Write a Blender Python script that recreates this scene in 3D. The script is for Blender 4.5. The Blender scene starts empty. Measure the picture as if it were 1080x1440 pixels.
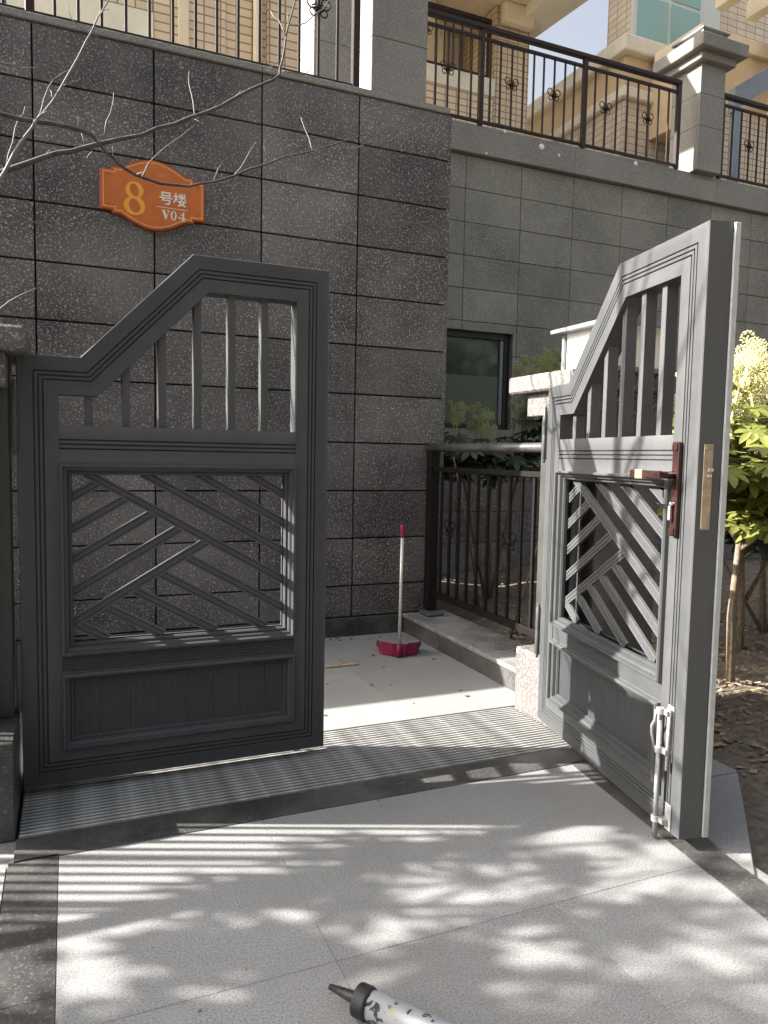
import bpy, bmesh, math, random
from mathutils import Vector, Matrix
random.seed(11)
PI = math.pi
scene = bpy.context.scene
COL = scene.collection

# ------------------------------------------------------------------ camera
CAM_H = 1.1501
YAW, PITCH, ROLL, FPX = 0.4047, -0.0762, -0.0193, 1038.27
cd = bpy.data.cameras.new('camera')
cam = bpy.data.objects.new('camera', cd); COL.objects.link(cam)
cd.sensor_fit = 'VERTICAL'; cd.sensor_height = 24.0; cd.lens = 24.0 * FPX / 1440.0
cd.clip_start = 0.05; cd.clip_end = 3000
f0 = Vector((math.sin(YAW), math.cos(YAW), 0)); r0 = Vector((math.cos(YAW), -math.sin(YAW), 0)); z0 = Vector((0, 0, 1))
fw = f0 * math.cos(PITCH) + z0 * math.sin(PITCH)
up = -f0 * math.sin(PITCH) + z0 * math.cos(PITCH)
rt = r0 * math.cos(ROLL) - up * math.sin(ROLL)
up = r0 * math.sin(ROLL) + up * math.cos(ROLL)
M = Matrix((rt, up, -fw)).transposed().to_4x4(); M.translation = (0, 0, CAM_H)
cam.matrix_world = M
scene.camera = cam

# ------------------------------------------------------------------ light
SUN_EL = math.radians(30.0)
SUN_H = Vector((0.930, -0.368))                 # the way the light travels over the ground
w = bpy.data.worlds.new('World'); scene.world = w; w.use_nodes = True
nt = w.node_tree; nt.nodes.clear()
sky = nt.nodes.new('ShaderNodeTexSky'); sky.sky_type = 'NISHITA'; sky.sun_disc = False
sky.sun_elevation = SUN_EL; sky.sun_rotation = math.atan2(-SUN_H.x, -SUN_H.y)
sky.air_density = 1.0; sky.dust_density = 9.0; sky.ozone_density = 1.0
bg = nt.nodes.new('ShaderNodeBackground'); bg.inputs[1].default_value = 0.098
wo = nt.nodes.new('ShaderNodeOutputWorld')
hs = nt.nodes.new('ShaderNodeHueSaturation'); hs.inputs['Saturation'].default_value = 0.48      # hazy, whitened sky
nt.links.new(sky.outputs[0], hs.inputs['Color']); nt.links.new(hs.outputs[0], bg.inputs[0]); nt.links.new(bg.outputs[0], wo.inputs[0])
sl = bpy.data.lights.new('sun', 'SUN'); sl.energy = 5.0; sl.angle = math.radians(0.55); sl.color = (1.0, 0.965, 0.91)
so = bpy.data.objects.new('sun', sl); COL.objects.link(so)
sd = Vector((SUN_H.x * math.cos(SUN_EL), SUN_H.y * math.cos(SUN_EL), -math.sin(SUN_EL)))
so.rotation_euler = sd.to_track_quat('-Z', 'Y').to_euler(); so.location = (-20, 8, 12)
vs = scene.view_settings
vs.view_transform = 'Standard'; vs.look = 'None'; vs.exposure = 1.95; vs.gamma = 1.0

# ------------------------------------------------------------------ materials
def rgb(c): return (c[0], c[1], c[2], 1.0)
MATS = {}
def new_mat(name):
    m = bpy.data.materials.new(name); m.use_nodes = True
    n = m.node_tree; b = n.nodes['Principled BSDF']
    MATS[name] = m
    return m, n, b
def N(n, t, **kw):
    x = n.nodes.new(t)
    for k, v in kw.items(): setattr(x, k, v)
    return x
def noise(n, src, scale, detail=3, rough=0.55, dist=0.0):
    x = N(n, 'ShaderNodeTexNoise'); x.inputs['Scale'].default_value = scale; x.inputs['Detail'].default_value = detail
    x.inputs['Roughness'].default_value = rough; x.inputs['Distortion'].default_value = dist
    n.links.new(src, x.inputs['Vector']); return x.outputs['Fac']
def ramp(n, src, stops, interp='LINEAR'):
    x = N(n, 'ShaderNodeValToRGB'); r = x.color_ramp; r.interpolation = interp
    while len(r.elements) < len(stops): r.elements.new(0.5)
    for e, (p, c) in zip(r.elements, stops):
        e.position = p; e.color = rgb(c) if not isinstance(c, float) else (c, c, c, 1)
    n.links.new(src, x.inputs[0]); return x.outputs[0]
def mix(n, fac, a, b, mode='MIX'):
    x = N(n, 'ShaderNodeMix'); x.data_type = 'RGBA'; x.blend_type = mode
    for s, v in ((x.inputs[0], fac), (x.inputs[6], a), (x.inputs[7], b)):
        if hasattr(v, 'links'): n.links.new(v, s)
        elif isinstance(v, (int, float)): s.default_value = v
        else: s.default_value = rgb(v)
    return x.outputs[2]
def pos(n): return N(n, 'ShaderNodeNewGeometry').outputs['Position']
def objc(n): return N(n, 'ShaderNodeTexCoord').outputs['Object']
def bump(n, b, h, strength, dist=0.004):
    x = N(n, 'ShaderNodeBump'); x.inputs['Strength'].default_value = strength; x.inputs['Distance'].default_value = dist
    n.links.new(h, x.inputs['Height']); n.links.new(x.outputs[0], b.inputs['Normal'])
def setc(n, b, c):
    if hasattr(c, 'links'): n.links.new(c, b.inputs['Base Color'])
    else: b.inputs['Base Color'].default_value = rgb(c)
def objrand(n): return N(n, 'ShaderNodeObjectInfo').outputs['Random']

def granite(name, base, dark, fleck, scale, amount, rough=0.6, big=2.0, bstr=0.35, tile_var=0.25, dusty=None):
    m, n, b = new_mat(name)
    p = pos(n)
    f1 = noise(n, p, scale, 4, 0.6, 0.6)
    f2 = noise(n, p, scale * 3.1, 2, 0.6)
    lo = 0.60 - amount
    fl = ramp(n, f1, [(lo, 0.0), (lo + 0.05, 1.0)])
    bl = noise(n, p, big, 3)
    basec = mix(n, ramp(n, f2, [(0.38, 0.0), (0.62, 1.0)]), dark, base)
    basec = mix(n, ramp(n, bl, [(0.3, 0.0), (0.7, 1.0)]), basec, mix(n, 0.35, basec, fleck))
    c = mix(n, fl, basec, fleck)
    g = ramp(n, objrand(n), [(0.0, 1.0 - tile_var), (1.0, 1.0 + 0.0)])
    c = mix(n, 1.0, c, g, 'MULTIPLY')
    if dusty:
        d = ramp(n, noise(n, p, 3.1, 5, 0.65), [(0.42, 0.0), (0.7, dusty[1])])
        c = mix(n, d, c, dusty[0])
    setc(n, b, c); b.inputs['Roughness'].default_value = rough
    bump(n, b, f1, bstr)
    return m
granite('wall_granite', (0.056, 0.051, 0.050), (0.024, 0.022, 0.022), (0.46, 0.42, 0.405), 95, 0.044, 0.62, bstr=0.6, tile_var=0.38, dusty=((0.15, 0.14, 0.13), 0.35))
granite('recess_granite', (0.235, 0.228, 0.195), (0.085, 0.082, 0.070), (0.46, 0.445, 0.385), 110, 0.04, 0.75, bstr=0.7, tile_var=0.22, dusty=((0.16, 0.155, 0.13), 0.4))
granite('trim_granite', (0.225, 0.215, 0.195), (0.13, 0.125, 0.112), (0.36, 0.345, 0.31), 130, 0.045, 0.75, bstr=0.4, tile_var=0.05)
granite('black_granite', (0.036, 0.034, 0.033), (0.014, 0.014, 0.015), (0.13, 0.125, 0.118), 120, 0.03, 0.45, bstr=0.2, tile_var=0.15, dusty=((0.22, 0.215, 0.20), 0.4))
granite('kerb_top', (0.10, 0.098, 0.094), (0.04, 0.04, 0.04), (0.30, 0.29, 0.28), 100, 0.04, 0.6, bstr=0.2, tile_var=0.1, dusty=((0.36, 0.35, 0.33), 0.8))
granite('pillar_granite', (0.085, 0.074, 0.070), (0.030, 0.026, 0.025), (0.27, 0.245, 0.23), 85, 0.055, 0.7, bstr=0.3, tile_var=0.05)
def paving(name, base, dark, light, dirt, damt):
    m, n, b = new_mat(name); p = pos(n)
    f = noise(n, p, 190, 3, 0.7); g = noise(n, p, 420, 2, 0.7); l = noise(n, p, 2.2, 5, 0.6); s = noise(n, p, 7.5, 6, 0.7, 0.8)
    c = mix(n, ramp(n, f, [(0.36, 0.0), (0.62, 1.0)]), dark, base)
    c = mix(n, ramp(n, g, [(0.56, 0.0), (0.66, 1.0)]), c, light)
    c = mix(n, ramp(n, l, [(0.35, 0.0), (0.7, damt)]), c, dirt)
    c = mix(n, ramp(n, s, [(0.58, 0.0), (0.75, damt * 0.8)]), c, dirt)
    c = mix(n, 1.0, c, ramp(n, objrand(n), [(0.0, 0.88), (1.0, 1.0)]), 'MULTIPLY')
    setc(n, b, c); b.inputs['Roughness'].default_value = 0.8
    bump(n, b, f, 0.25, 0.002)
paving('paving_stone', (0.325, 0.325, 0.322), (0.15, 0.15, 0.149), (0.50, 0.495, 0.485), (0.20, 0.195, 0.185), 0.45)
paving('yard_stone', (0.33, 0.327, 0.32), (0.22, 0.217, 0.21), (0.43, 0.42, 0.41), (0.22, 0.21, 0.195), 0.55)

m, n, b = new_mat('gate_paint'); o = objc(n)
mp = N(n, 'ShaderNodeMapping'); mp.inputs['Scale'].default_value = (1, 1, 0.03); n.links.new(o, mp.inputs[0])
gr = noise(n, mp.outputs[0], 420, 2, 0.6)
du = noise(n, o, 5.0, 5, 0.65)
c = mix(n, ramp(n, gr, [(0.35, 0.0), (0.65, 1.0)]), (0.054, 0.056, 0.059), (0.065, 0.067, 0.070))
c = mix(n, ramp(n, du, [(0.45, 0.0), (0.75, 0.30)]), c, (0.108, 0.108, 0.106))
sc_ = noise(n, o, 38.0, 6, 0.75, 1.2)                                    # scuffs and specks of dried mortar
c = mix(n, ramp(n, sc_, [(0.70, 0.0), (0.74, 0.45)]), c, (0.22, 0.215, 0.20))
pn = N(n, 'ShaderNodeNewGeometry').outputs['Pointiness']                # worn, paler arrises
c = mix(n, ramp(n, pn, [(0.57, 0.0), (0.68, 0.40)]), c, (0.17, 0.17, 0.168))
setc(n, b, c); n.links.new(ramp(n, du, [(0.3, 0.36), (0.7, 0.52)]), b.inputs['Roughness']); bump(n, b, gr, 0.10, 0.001); b.inputs['Specular IOR Level'].default_value = 0.28

def plain(name, c, rough=0.6, metal=0.0, var=0.15, scale=30, bstr=0.0, detail=4):
    m, n, b = new_mat(name); o = objc(n)
    f = noise(n, o, scale, detail, 0.6)
    lo = tuple(x * (1 - var) for x in c); hi = tuple(min(1, x * (1 + var)) for x in c)
    setc(n, b, mix(n, ramp(n, f, [(0.3, 0.0), (0.7, 1.0)]), lo, hi))
    b.inputs['Roughness'].default_value = rough; b.inputs['Metallic'].default_value = metal
    if bstr: bump(n, b, f, bstr, 0.003)
    return m, n, b
plain('iron', (0.010, 0.008, 0.007), 0.55, 0.0, 0.4, 60, 0.2)[2].inputs['Specular IOR Level'].default_value = 0.2
plain('rail_iron', (0.026, 0.015, 0.013), 0.45, 0.0, 0.3, 40, 0.1)[2].inputs['Specular IOR Level'].default_value = 0.3
plain('steel_post', (0.040, 0.040, 0.036), 0.5, 0.0, 0.25, 12, 0.1)
plain('aluminium', (0.38, 0.375, 0.36), 0.55, 0.25, 0.45, 14, 0.1)
plain('mat_rubber', (0.016, 0.014, 0.012), 0.9, 0, 0.5, 120, 0.5)
plain('zinc', (0.30, 0.30, 0.29), 0.5, 0.4, 0.25, 60, 0.1)
plain('copper', (0.050, 0.024, 0.021), 0.24, 0.35, 0.35, 45, 0.05)
plain('strip_pale', (0.46, 0.48, 0.48), 0.4, 0, 0.1)  # pale grey-white of the meeting strip
plain('brass', (0.46, 0.38, 0.27), 0.38, 0.6, 0.2, 40, 0.05)
plain('chrome', (0.75, 0.74, 0.70), 0.2, 1.0, 0.1)
plain('black_plastic', (0.018, 0.018, 0.020), 0.5, 0, 0.5, 90, 0.2)
plain('crimson_plastic', (0.22, 0.010, 0.055), 0.45, 0, 0.3, 25, 0.1)
plain('pole_metal', (0.62, 0.60, 0.55), 0.35, 0.5, 0.1)
plain('sign_orange', (0.54, 0.135, 0.020), 0.42, 0, 0.1, 14)
plain('sign_edge', (0.30, 0.06, 0.014), 0.45, 0, 0.1, 14)
plain('sign_gold', (0.82, 0.36, 0.03), 0.4, 0, 0.06)
plain('sign_line', (0.80, 0.36, 0.14), 0.4, 0, 0.06)
plain('sign_white', (0.78, 0.68, 0.58), 0.4, 0, 0.06)
plain('sign_dark', (0.16, 0.06, 0.03), 0.5, 0, 0.1)
plain('cream_plaster', (0.74, 0.63, 0.46), 0.85, 0, 0.10, 3, 0.1)
plain('ochre_plaster', (0.64, 0.49, 0.30), 0.85, 0, 0.10, 2.5, 0.1)
plain('pale_plaster', (0.76, 0.69, 0.55), 0.85, 0, 0.10, 3, 0.1)
plain('white_paint', (0.80, 0.79, 0.75), 0.6, 0, 0.05, 8)
plain('lamp_white', (0.80, 0.77, 0.70), 0.45, 0, 0.05, 8)
plain('grey_metal', (0.20, 0.22, 0.24), 0.4, 0.3, 0.15, 6)
plain('window_frame', (0.020, 0.022, 0.026), 0.4, 0.3, 0.2, 20)
plain('pale_frame', (0.62, 0.66, 0.62), 0.4, 0, 0.08)
plain('wood_scrap', (0.42, 0.29, 0.16), 0.8, 0, 0.3, 30)
plain('cardboard', (0.24, 0.14, 0.09), 0.85, 0, 0.2, 10)
plain('bark', (0.20, 0.155, 0.11), 0.85, 0, 0.35, 40, 0.5)
plain('bare_bark', (0.062, 0.052, 0.045), 0.7, 0, 0.45, 30, 0.4)  # tree bark; shade on the bare tree's main branches is in this dark tone
plain('sunlit_twig_bark', (0.15, 0.135, 0.115), 0.65, 0, 0.3, 40, 0.2)  # paler bark for twigs, with the sunlit look of branch C painted in
plain('stalk', (0.33, 0.36, 0.16), 0.6, 0, 0.2)
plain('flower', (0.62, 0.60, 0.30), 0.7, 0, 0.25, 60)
plain('flower_shade', (0.36, 0.38, 0.17), 0.7, 0, 0.25, 60)  # same flower with the shade put into its colour
plain('litter', (0.30, 0.205, 0.12), 0.85, 0, 0.6, 9)
plain('pebble', (0.14, 0.12, 0.10), 0.85, 0, 0.5, 9)
plain('grout_dark', (0.020, 0.018, 0.017), 0.9, 0, 0.3)
plain('grout_mid', (0.050, 0.048, 0.043), 0.9, 0, 0.3)
plain('grout_pale', (0.27, 0.265, 0.255), 0.9, 0, 0.3)
plain('bed_stone', (0.28, 0.27, 0.26), 0.8, 0, 0.2, 120, 0.2)

m, n, b = new_mat('soil'); p = pos(n)
a = noise(n, p, 26, 6, 0.7); a2 = noise(n, p, 3, 4)
c = mix(n, ramp(n, a, [(0.35, 0.0), (0.65, 1.0)]), (0.085, 0.065, 0.048), (0.26, 0.21, 0.155))
c = mix(n, ramp(n, a2, [(0.4, 0.0), (0.7, 0.5)]), c, (0.15, 0.125, 0.10)); setc(n, b, c)
b.inputs['Roughness'].default_value = 0.95; bump(n, b, a, 0.9, 0.02)

m, n, b = new_mat('barrel'); o = objc(n)
a = noise(n, o, 34, 5, 0.6, 1.0); a2 = noise(n, o, 16, 3)
c = mix(n, ramp(n, a, [(0.56, 0.0), (0.60, 1.0)]), (0.40, 0.42, 0.45), (0.045, 0.042, 0.045))
c = mix(n, ramp(n, a2, [(0.60, 0.0), (0.68, 0.6)]), c, (0.42, 0.42, 0.26)); setc(n, b, c)
b.inputs['Metallic'].default_value = 0.35; b.inputs['Roughness'].default_value = 0.42; bump(n, b, a, 0.3, 0.002)

def ceramic(name, base, joint, sx, sz, side=False):
    m, n, b = new_mat(name); p = pos(n)
    mp = N(n, 'ShaderNodeMapping'); mp.inputs['Rotation'].default_value = (PI / 2, 0, 0) if not side else (PI / 2, 0, PI / 2)
    mp.vector_type = 'TEXTURE'
    n.links.new(p, mp.inputs[0])
    t = N(n, 'ShaderNodeTexBrick'); t.offset = 0.0; t.inputs['Scale'].default_value = 1.0
    t.inputs['Brick Width'].default_value = sx; t.inputs['Row Height'].default_value = sz
    t.inputs['Mortar Size'].default_value = 0.007; t.inputs['Mortar Smooth'].default_value = 0.1; t.inputs['Bias'].default_value = 0.0
    t.inputs['Color1'].default_value = rgb(base); t.inputs['Color2'].default_value = rgb(tuple(x * 0.86 for x in base)); t.inputs['Mortar'].default_value = rgb(joint)
    n.links.new(mp.outputs[0], t.inputs['Vector'])
    l = noise(n, p, 1.7, 4)
    c = mix(n, ramp(n, l, [(0.3, 0.0), (0.75, 0.25)]), t.outputs['Color'], tuple(x * 0.6 for x in base))
    setc(n, b, c); b.inputs['Roughness'].default_value = 0.5
    bump(n, b, t.outputs['Fac'], -0.3, 0.004)
ceramic('tile_front', (0.76, 0.60, 0.40), (0.24, 0.17, 0.10), 0.145, 0.075)
ceramic('tile_side', (0.76, 0.60, 0.40), (0.24, 0.17, 0.10), 0.145, 0.075, True)
ceramic('tile_pale_side', (0.74, 0.63, 0.48), (0.30, 0.24, 0.17), 0.20, 0.10, True)
ceramic('tile_pale_front', (0.74, 0.63, 0.48), (0.30, 0.24, 0.17), 0.20, 0.10)

m, n, b = new_mat('window_glass'); b.inputs['Base Color'].default_value = (0.035, 0.045, 0.035, 1); b.inputs['Roughness'].default_value = 0.06
b.inputs['Specular IOR Level'].default_value = 0.8
m, n, b = new_mat('frosted_glass'); b.inputs['Base Color'].default_value = (0.105, 0.125, 0.10, 1); b.inputs['Roughness'].default_value = 0.18
m, n, b = new_mat('teal_glass'); b.inputs['Base Color'].default_value = (0.28, 0.45, 0.42, 1); b.inputs['Roughness'].default_value = 0.15

def leafmat(name, c1, c2, trans=0.35):
    m, n, b = new_mat(name)
    r = objrand(n); o = objc(n)
    c = mix(n, ramp(n, r, [(0.0, 0.0), (1.0, 1.0)]), c1, c2)
    c = mix(n, ramp(n, noise(n, o, 14, 3), [(0.35, 0.0), (0.7, 0.4)]), c, tuple(x * 1.35 for x in c2))
    setc(n, b, c); b.inputs['Roughness'].default_value = 0.42
    t = N(n, 'ShaderNodeBsdfTranslucent'); n.links.new(c, t.inputs['Color'])
    ms = N(n, 'ShaderNodeMixShader'); ms.inputs[0].default_value = trans
    out = n.nodes['Material Output']
    n.links.new(b.outputs[0], ms.inputs[1]); n.links.new(t.outputs[0], ms.inputs[2]); n.links.new(ms.outputs[0], out.inputs[0])
leafmat('leaf_sunlit', (0.13, 0.165, 0.035), (0.32, 0.32, 0.085))  # fatsia leaf with its sunlit tone put into the colour
leafmat('leaf_shaded', (0.030, 0.048, 0.022), (0.055, 0.082, 0.036), 0.2)  # same fatsia leaf, darkened in colour for plants standing in shade
leafmat('tree_leaf', (0.035, 0.06, 0.02), (0.07, 0.10, 0.03), 0.25)

# ------------------------------------------------------------------ mesh helpers
ORG = {}
def link(o): COL.objects.link(o); return o
def thing(name, label, cat, loc=(0, 0, 0), rz=0.0, group=None):
    o = bpy.data.objects.new(name, None); link(o); o.location = loc; o.rotation_euler = (0, 0, rz)
    o.empty_display_size = 0.1
    o['label'] = label; o['category'] = cat
    if group: o['group'] = group
    ORG[o] = Vector(loc)
    return o
def tag(o, label, cat, group=None):
    o['label'] = label; o['category'] = cat
    if group: o['group'] = group
    return o
class MB:
    def __init__(s): s.v = []; s.f = []
    def add(s, vs, fs):
        k = len(s.v); s.v += [tuple(x) for x in vs]; s.f += [tuple(i + k for i in f) for f in fs]; return s
    def box(s, x0, x1, y0, y1, z0, z1):
        return s.add([(x0,y0,z0),(x1,y0,z0),(x1,y1,z0),(x0,y1,z0),(x0,y0,z1),(x1,y0,z1),(x1,y1,z1),(x0,y1,z1)],
                     [(3,2,1,0),(4,5,6,7),(0,1,5,4),(1,2,6,5),(2,3,7,6),(3,0,4,7)])
    def obox(s, c, ax, ay, az, hx, hy, hz):
        c = Vector(c); ax = Vector(ax).normalized(); ay = Vector(ay).normalized(); az = Vector(az).normalized()
        P = [c + ax*hx*i + ay*hy*j + az*hz*k for k in (-1,1) for i, j in ((-1,-1),(1,-1),(1,1),(-1,1))]
        return s.add(P, [(3,2,1,0),(4,5,6,7),(0,1,5,4),(1,2,6,5),(2,3,7,6),(3,0,4,7)])
    def prism(s, poly, z0, z1):
        n = len(poly); P = [(x, y, z0) for x, y in poly] + [(x, y, z1) for x, y in poly]
        F = [tuple(range(n-1, -1, -1)), tuple(range(n, 2*n))] + [(i, (i+1) % n, n + (i+1) % n, n + i) for i in range(n)]
        return s.add(P, F)
    def tube(s, path, r, n=8, cap=True):
        path = [Vector(p) for p in path]; m = len(path)
        rr = r if isinstance(r, (list, tuple)) else [r] * m
        t0 = (path[1] - path[0]).normalized()
        u = t0.orthogonal().normalized(); k = len(s.v)
        for i, p in enumerate(path):
            t = (path[min(i+1, m-1)] - path[max(i-1, 0)]).normalized()
            u = (u - t * u.dot(t)); u = u.normalized() if u.length > 1e-6 else t.orthogonal().normalized()
            v = t.cross(u)
            for a in range(n):
                an = 2*PI*a/n; s.v.append(tuple(p + (u*math.cos(an) + v*math.sin(an)) * rr[i]))
        for i in range(m-1):
            for a in range(n):
                b_ = (a+1) % n
                s.f.append((k+i*n+a, k+i*n+b_, k+(i+1)*n+b_, k+(i+1)*n+a))
        if cap:
            s.f.append(tuple(k+a for a in range(n-1, -1, -1))); s.f.append(tuple(k+(m-1)*n+a for a in range(n)))
        return s
    def lathe(s, prof, origin, axis, n=24):
        o = Vector(origin); t = Vector(axis).normalized(); u = t.orthogonal().normalized(); v = t.cross(u); k = len(s.v)
        for r, h in prof:
            for a in range(n):
                an = 2*PI*a/n; s.v.append(tuple(o + t*h + (u*math.cos(an) + v*math.sin(an)) * r))
        for i in range(len(prof)-1):
            for a in range(n):
                b_ = (a+1) % n; s.f.append((k+i*n+a, k+i*n+b_, k+(i+1)*n+b_, k+(i+1)*n+a))
        s.f.append(tuple(k+a for a in range(n-1, -1, -1))); s.f.append(tuple(k+(len(prof)-1)*n+a for a in range(n)))
        return s
    def mesh(s, name, mat, smooth=False, bevel=0.0, org=None, segs=1):
        me = bpy.data.meshes.new(name)
        vs_ = s.v if org is None else [tuple(Vector(p) - org) for p in s.v]
        me.from_pydata(vs_, [], s.f); me.update()
        bm = bmesh.new(); bm.from_mesh(me)
        bmesh.ops.recalc_face_normals(bm, faces=bm.faces)
        if bevel:
            ed = [e for e in bm.edges if len(e.link_faces) == 2 and e.calc_face_angle(0) > 0.5]
            bmesh.ops.bevel(bm, geom=ed, offset=bevel, segments=segs, affect='EDGES', profile=0.5)
        bm.to_mesh(me); bm.free()
        me.materials.append(MATS[mat])
        if smooth:
            for p in me.polygons: p.use_smooth = True
        return me
    def build(s, name, mat, parent=None, smooth=False, bevel=0.0, label=None, local=False, segs=1):
        org = None if (parent is None or local) else ORG.get(parent, Vector())
        o = bpy.data.objects.new(name, s.mesh(name, mat, smooth, bevel, org, segs)); link(o)
        if parent is not None: o.parent = parent; ORG[o] = ORG.get(parent, Vector())
        else: ORG[o] = Vector()
        if label: o['label'] = label
        return o
def inst(name, me, parent, loc, rot=(0, 0, 0), scale=(1, 1, 1)):
    o = bpy.data.objects.new(name, me); link(o)
    o.parent = parent; o.location = Vector(loc) - (ORG.get(parent, Vector()) if parent else Vector())
    o.rotation_euler = rot; o.scale = scale
    ORG[o] = ORG.get(parent, Vector()) if parent else Vector()
    return o
def inset_poly(poly, d):
    n = len(poly); out = []
    for i in range(n):
        p0 = Vector(poly[i-1]); p1 = Vector(poly[i]); p2 = Vector(poly[(i+1) % n])
        e1 = (p1-p0).normalized(); e2 = (p2-p1).normalized()
        n1 = Vector((-e1.y, e1.x)); n2 = Vector((-e2.y, e2.x))
        bis = (n1+n2); k = d / max(0.15, (1 + n1.dot(n2)))
        out.append(tuple(p1 + bis * k))
    return out
def structure(o): o['kind'] = 'structure'; return o

# ------------------------------------------------------------------ ground, paving, yard
mb = MB()
NX = 44
def gz(x, y):
    z = -0.045
    if x > 2.32 or x < -0.9:
        k = min(1, (x - 2.32) / 0.5) if x > 2.32 else min(1, (-0.9 - x) / 0.5)
        z += k * (0.035 + 0.03*math.sin(x*3.1+y*2.3) + 0.025*math.sin(x*7.3-y*5.9) + 0.012*math.sin(x*17+y*13))
        if y > 3 and 2.3 < x < 9: z += 0.05 * min(1, (y-3))
    return z
xs = [-400, -120, -40, -12] + [-8 + 0.25*i for i in range(0, 81)] + [16, 40, 120, 400]
ys = [-400, -120, -30, -8] + [-3 + 0.25*i for i in range(0, 41)] + [10, 20, 60, 200, 400]
P = [(x, y, gz(x, y)) for y in ys for x in xs]
F = [(j*len(xs)+i, j*len(xs)+i+1, (j+1)*len(xs)+i+1, (j+1)*len(xs)+i) for j in range(len(ys)-1) for i in range(len(xs)-1)]
mb.add(P, F)
structure(mb.build('ground', 'soil', smooth=True))

def slab(parent, poly, z0, z1, mat, name='paving_slab', bev=0.0008):
    return MB().prism(poly, z0, z1).build(name, mat, parent, bevel=bev)
J = 0.0005
path = structure(MB().prism([(-2.6,-2.5),(1.58,-2.5),(1.86,2.36),(-2.6,2.36)], -0.05, -0.012).build('path', 'grout_pale'))
def xin(y): return 1.735 - (2.19 - y) * 0.135          # inner edge of the right-hand dark border
rows = [2.205, 1.505, 0.805, 0.105, -0.60, -1.3, -2.0]
for r in range(6):
    y1, y0 = rows[r], rows[r+1]
    for i, (a, c_) in enumerate(((-0.038, 0.548), (0.548, 1.145), (1.145, None))):
        x1a = (xin(y0) - J if c_ is None else c_ - J); x1b = (xin(y1) - J if c_ is None else c_ - J)
        slab(path, [(a+J, y0+J), (x1a, y0+J), (x1b, y1-J), (a+J, y1-J)], -0.02, 0.0, 'paving_stone')
for r, (a, c_) in enumerate(((2.22, 1.62), (1.62, 1.02), (1.02, 0.42), (0.42, -0.18), (-0.18, -0.8))):
    slab(path, [(-0.167, c_+J), (-0.038-J, c_+J), (-0.038-J, a-J), (-0.167, a-J)], -0.02, 0.001, 'black_granite', 'border_stone')
    xi0, xi1 = xin(c_+J)+J, xin(a-J)+J
    slab(path, [(xi0, c_+J), (xi0+0.118, c_+J), (xi1+0.118, a-J), (xi1, a-J)], -0.02, 0.001, 'black_granite', 'border_stone')
for a, c_ in ((-0.155, 0.556), (0.556, 1.152), (1.152, 1.862)):
    slab(path, [(a+J, 2.207+J), (c_-J, 2.207+J), (c_-J, 2.347), (a+J, 2.347)], -0.02, 0.001, 'black_granite', 'border_stone')
for i in range(4):
    for j in range(6):
        slab(path, [(-0.17-0.6*(i+1)+J, 2.2-0.7*(j+1)+J), (-0.17-0.6*i-J, 2.2-0.7*(j+1)+J), (-0.17-0.6*i-J, 2.2-0.7*j-J), (-0.17-0.6*(i+1)+J, 2.2-0.7*j-J)], -0.02, -0.001, 'paving_stone')
# pale corner stones outside the right border
slab(path, [(1.862, 2.36), (1.865, 1.96), (2.298, 1.945), (2.312, 2.36)], -0.05, -0.004, 'bed_stone', 'corner_slab', 0.004)
slab(path, [(1.862, 1.955), (1.752, 1.40), (2.292, 1.94)], -0.05, -0.006, 'bed_stone', 'corner_slab', 0.004)

yard = structure(MB().box(-0.9, 2.05, 2.847, 4.36, -0.06, -0.015).build('yard_floor', 'grout_mid'))
for i in range(4):
    for j in range(2):
        x0, x1 = -0.55 + 0.645*i, -0.55 + 0.645*(i+1); y0, y1 = 2.85 + 0.75*j, 2.85 + 0.75*(j+1)
        MB().box(x0+0.001, x1-0.001, y0+0.001, min(y1, 4.335)-0.001, -0.02, 0.0).build('paving_slab', 'yard_stone', yard, bevel=0.001)

# ------------------------------------------------------------------ entrance mat
mat_o = thing('entrance_mat', 'ribbed aluminium scraper mat set in the ground across the gateway', 'mat', (0.87, 2.6, 0))
MB().box(-0.15, 1.885, 2.352, 2.843, -0.04, -0.019).build('rubber_backing', 'mat_rubber', mat_o)
nstr = 22; pit = 0.487 / nstr
sm = None
for i in range(nstr):
    y = 2.354 + pit * (i + 0.5)
    if sm is None: sm = MB().box(-1.0165, 1.0165, -0.0044, 0.0044, -0.020, 0.0).mesh('strip', 'aluminium', bevel=0.0015)
    inst('strip', sm, mat_o, (0.868, y, 0.001 + 0.0012*random.random()))

# ------------------------------------------------------------------ dark granite retaining wall
D1 = 4.3475
XJ = [-0.66, -0.1453, 0.4535, 1.0523, 1.6511, 2.2597]
ZJ = [0.122, 0.322] + [0.6239 + 0.3017*k for k in range(10)]
ZJ = [z for z in ZJ if z < 3.32] + [3.322]
wall = thing('granite_wall', 'tall dark speckled granite wall of stacked stone panels behind the gate', 'wall', (0.8, D1 + 0.12, 0))
MB().box(-0.66, 2.2597, D1 + 0.028, D1 + 0.30, -0.05, 3.325).build('backing', 'grout_dark', wall)
for i in range(len(XJ)-1):
    for j in range(len(ZJ)-1):
        g = 0.0046
        dx = random.uniform(-0.0012, 0.0012)
        MB().box(XJ[i]+(g if i else 0), XJ[i+1]-(g if i < len(XJ)-2 else -0.0), D1+dx, D1+0.026, ZJ[j]+g, ZJ[j+1]-g).build('stone_panel', 'wall_granite', wall, bevel=0.0025)
MB().box(-0.66, 2.20, D1-0.010, D1+0.027, -0.02, 0.118).build('skirting', 'black_granite', wall, bevel=0.003)
for a, c_ in ((-0.66, 0.15), (0.15, 1.05), (1.05, 2.265)):
    MB().box(a+0.001, c_-0.001, D1-0.012, D1+0.32, 3.325, 3.362).build('coping_stone', 'trim_granite', wall, bevel=0.004)
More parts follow.
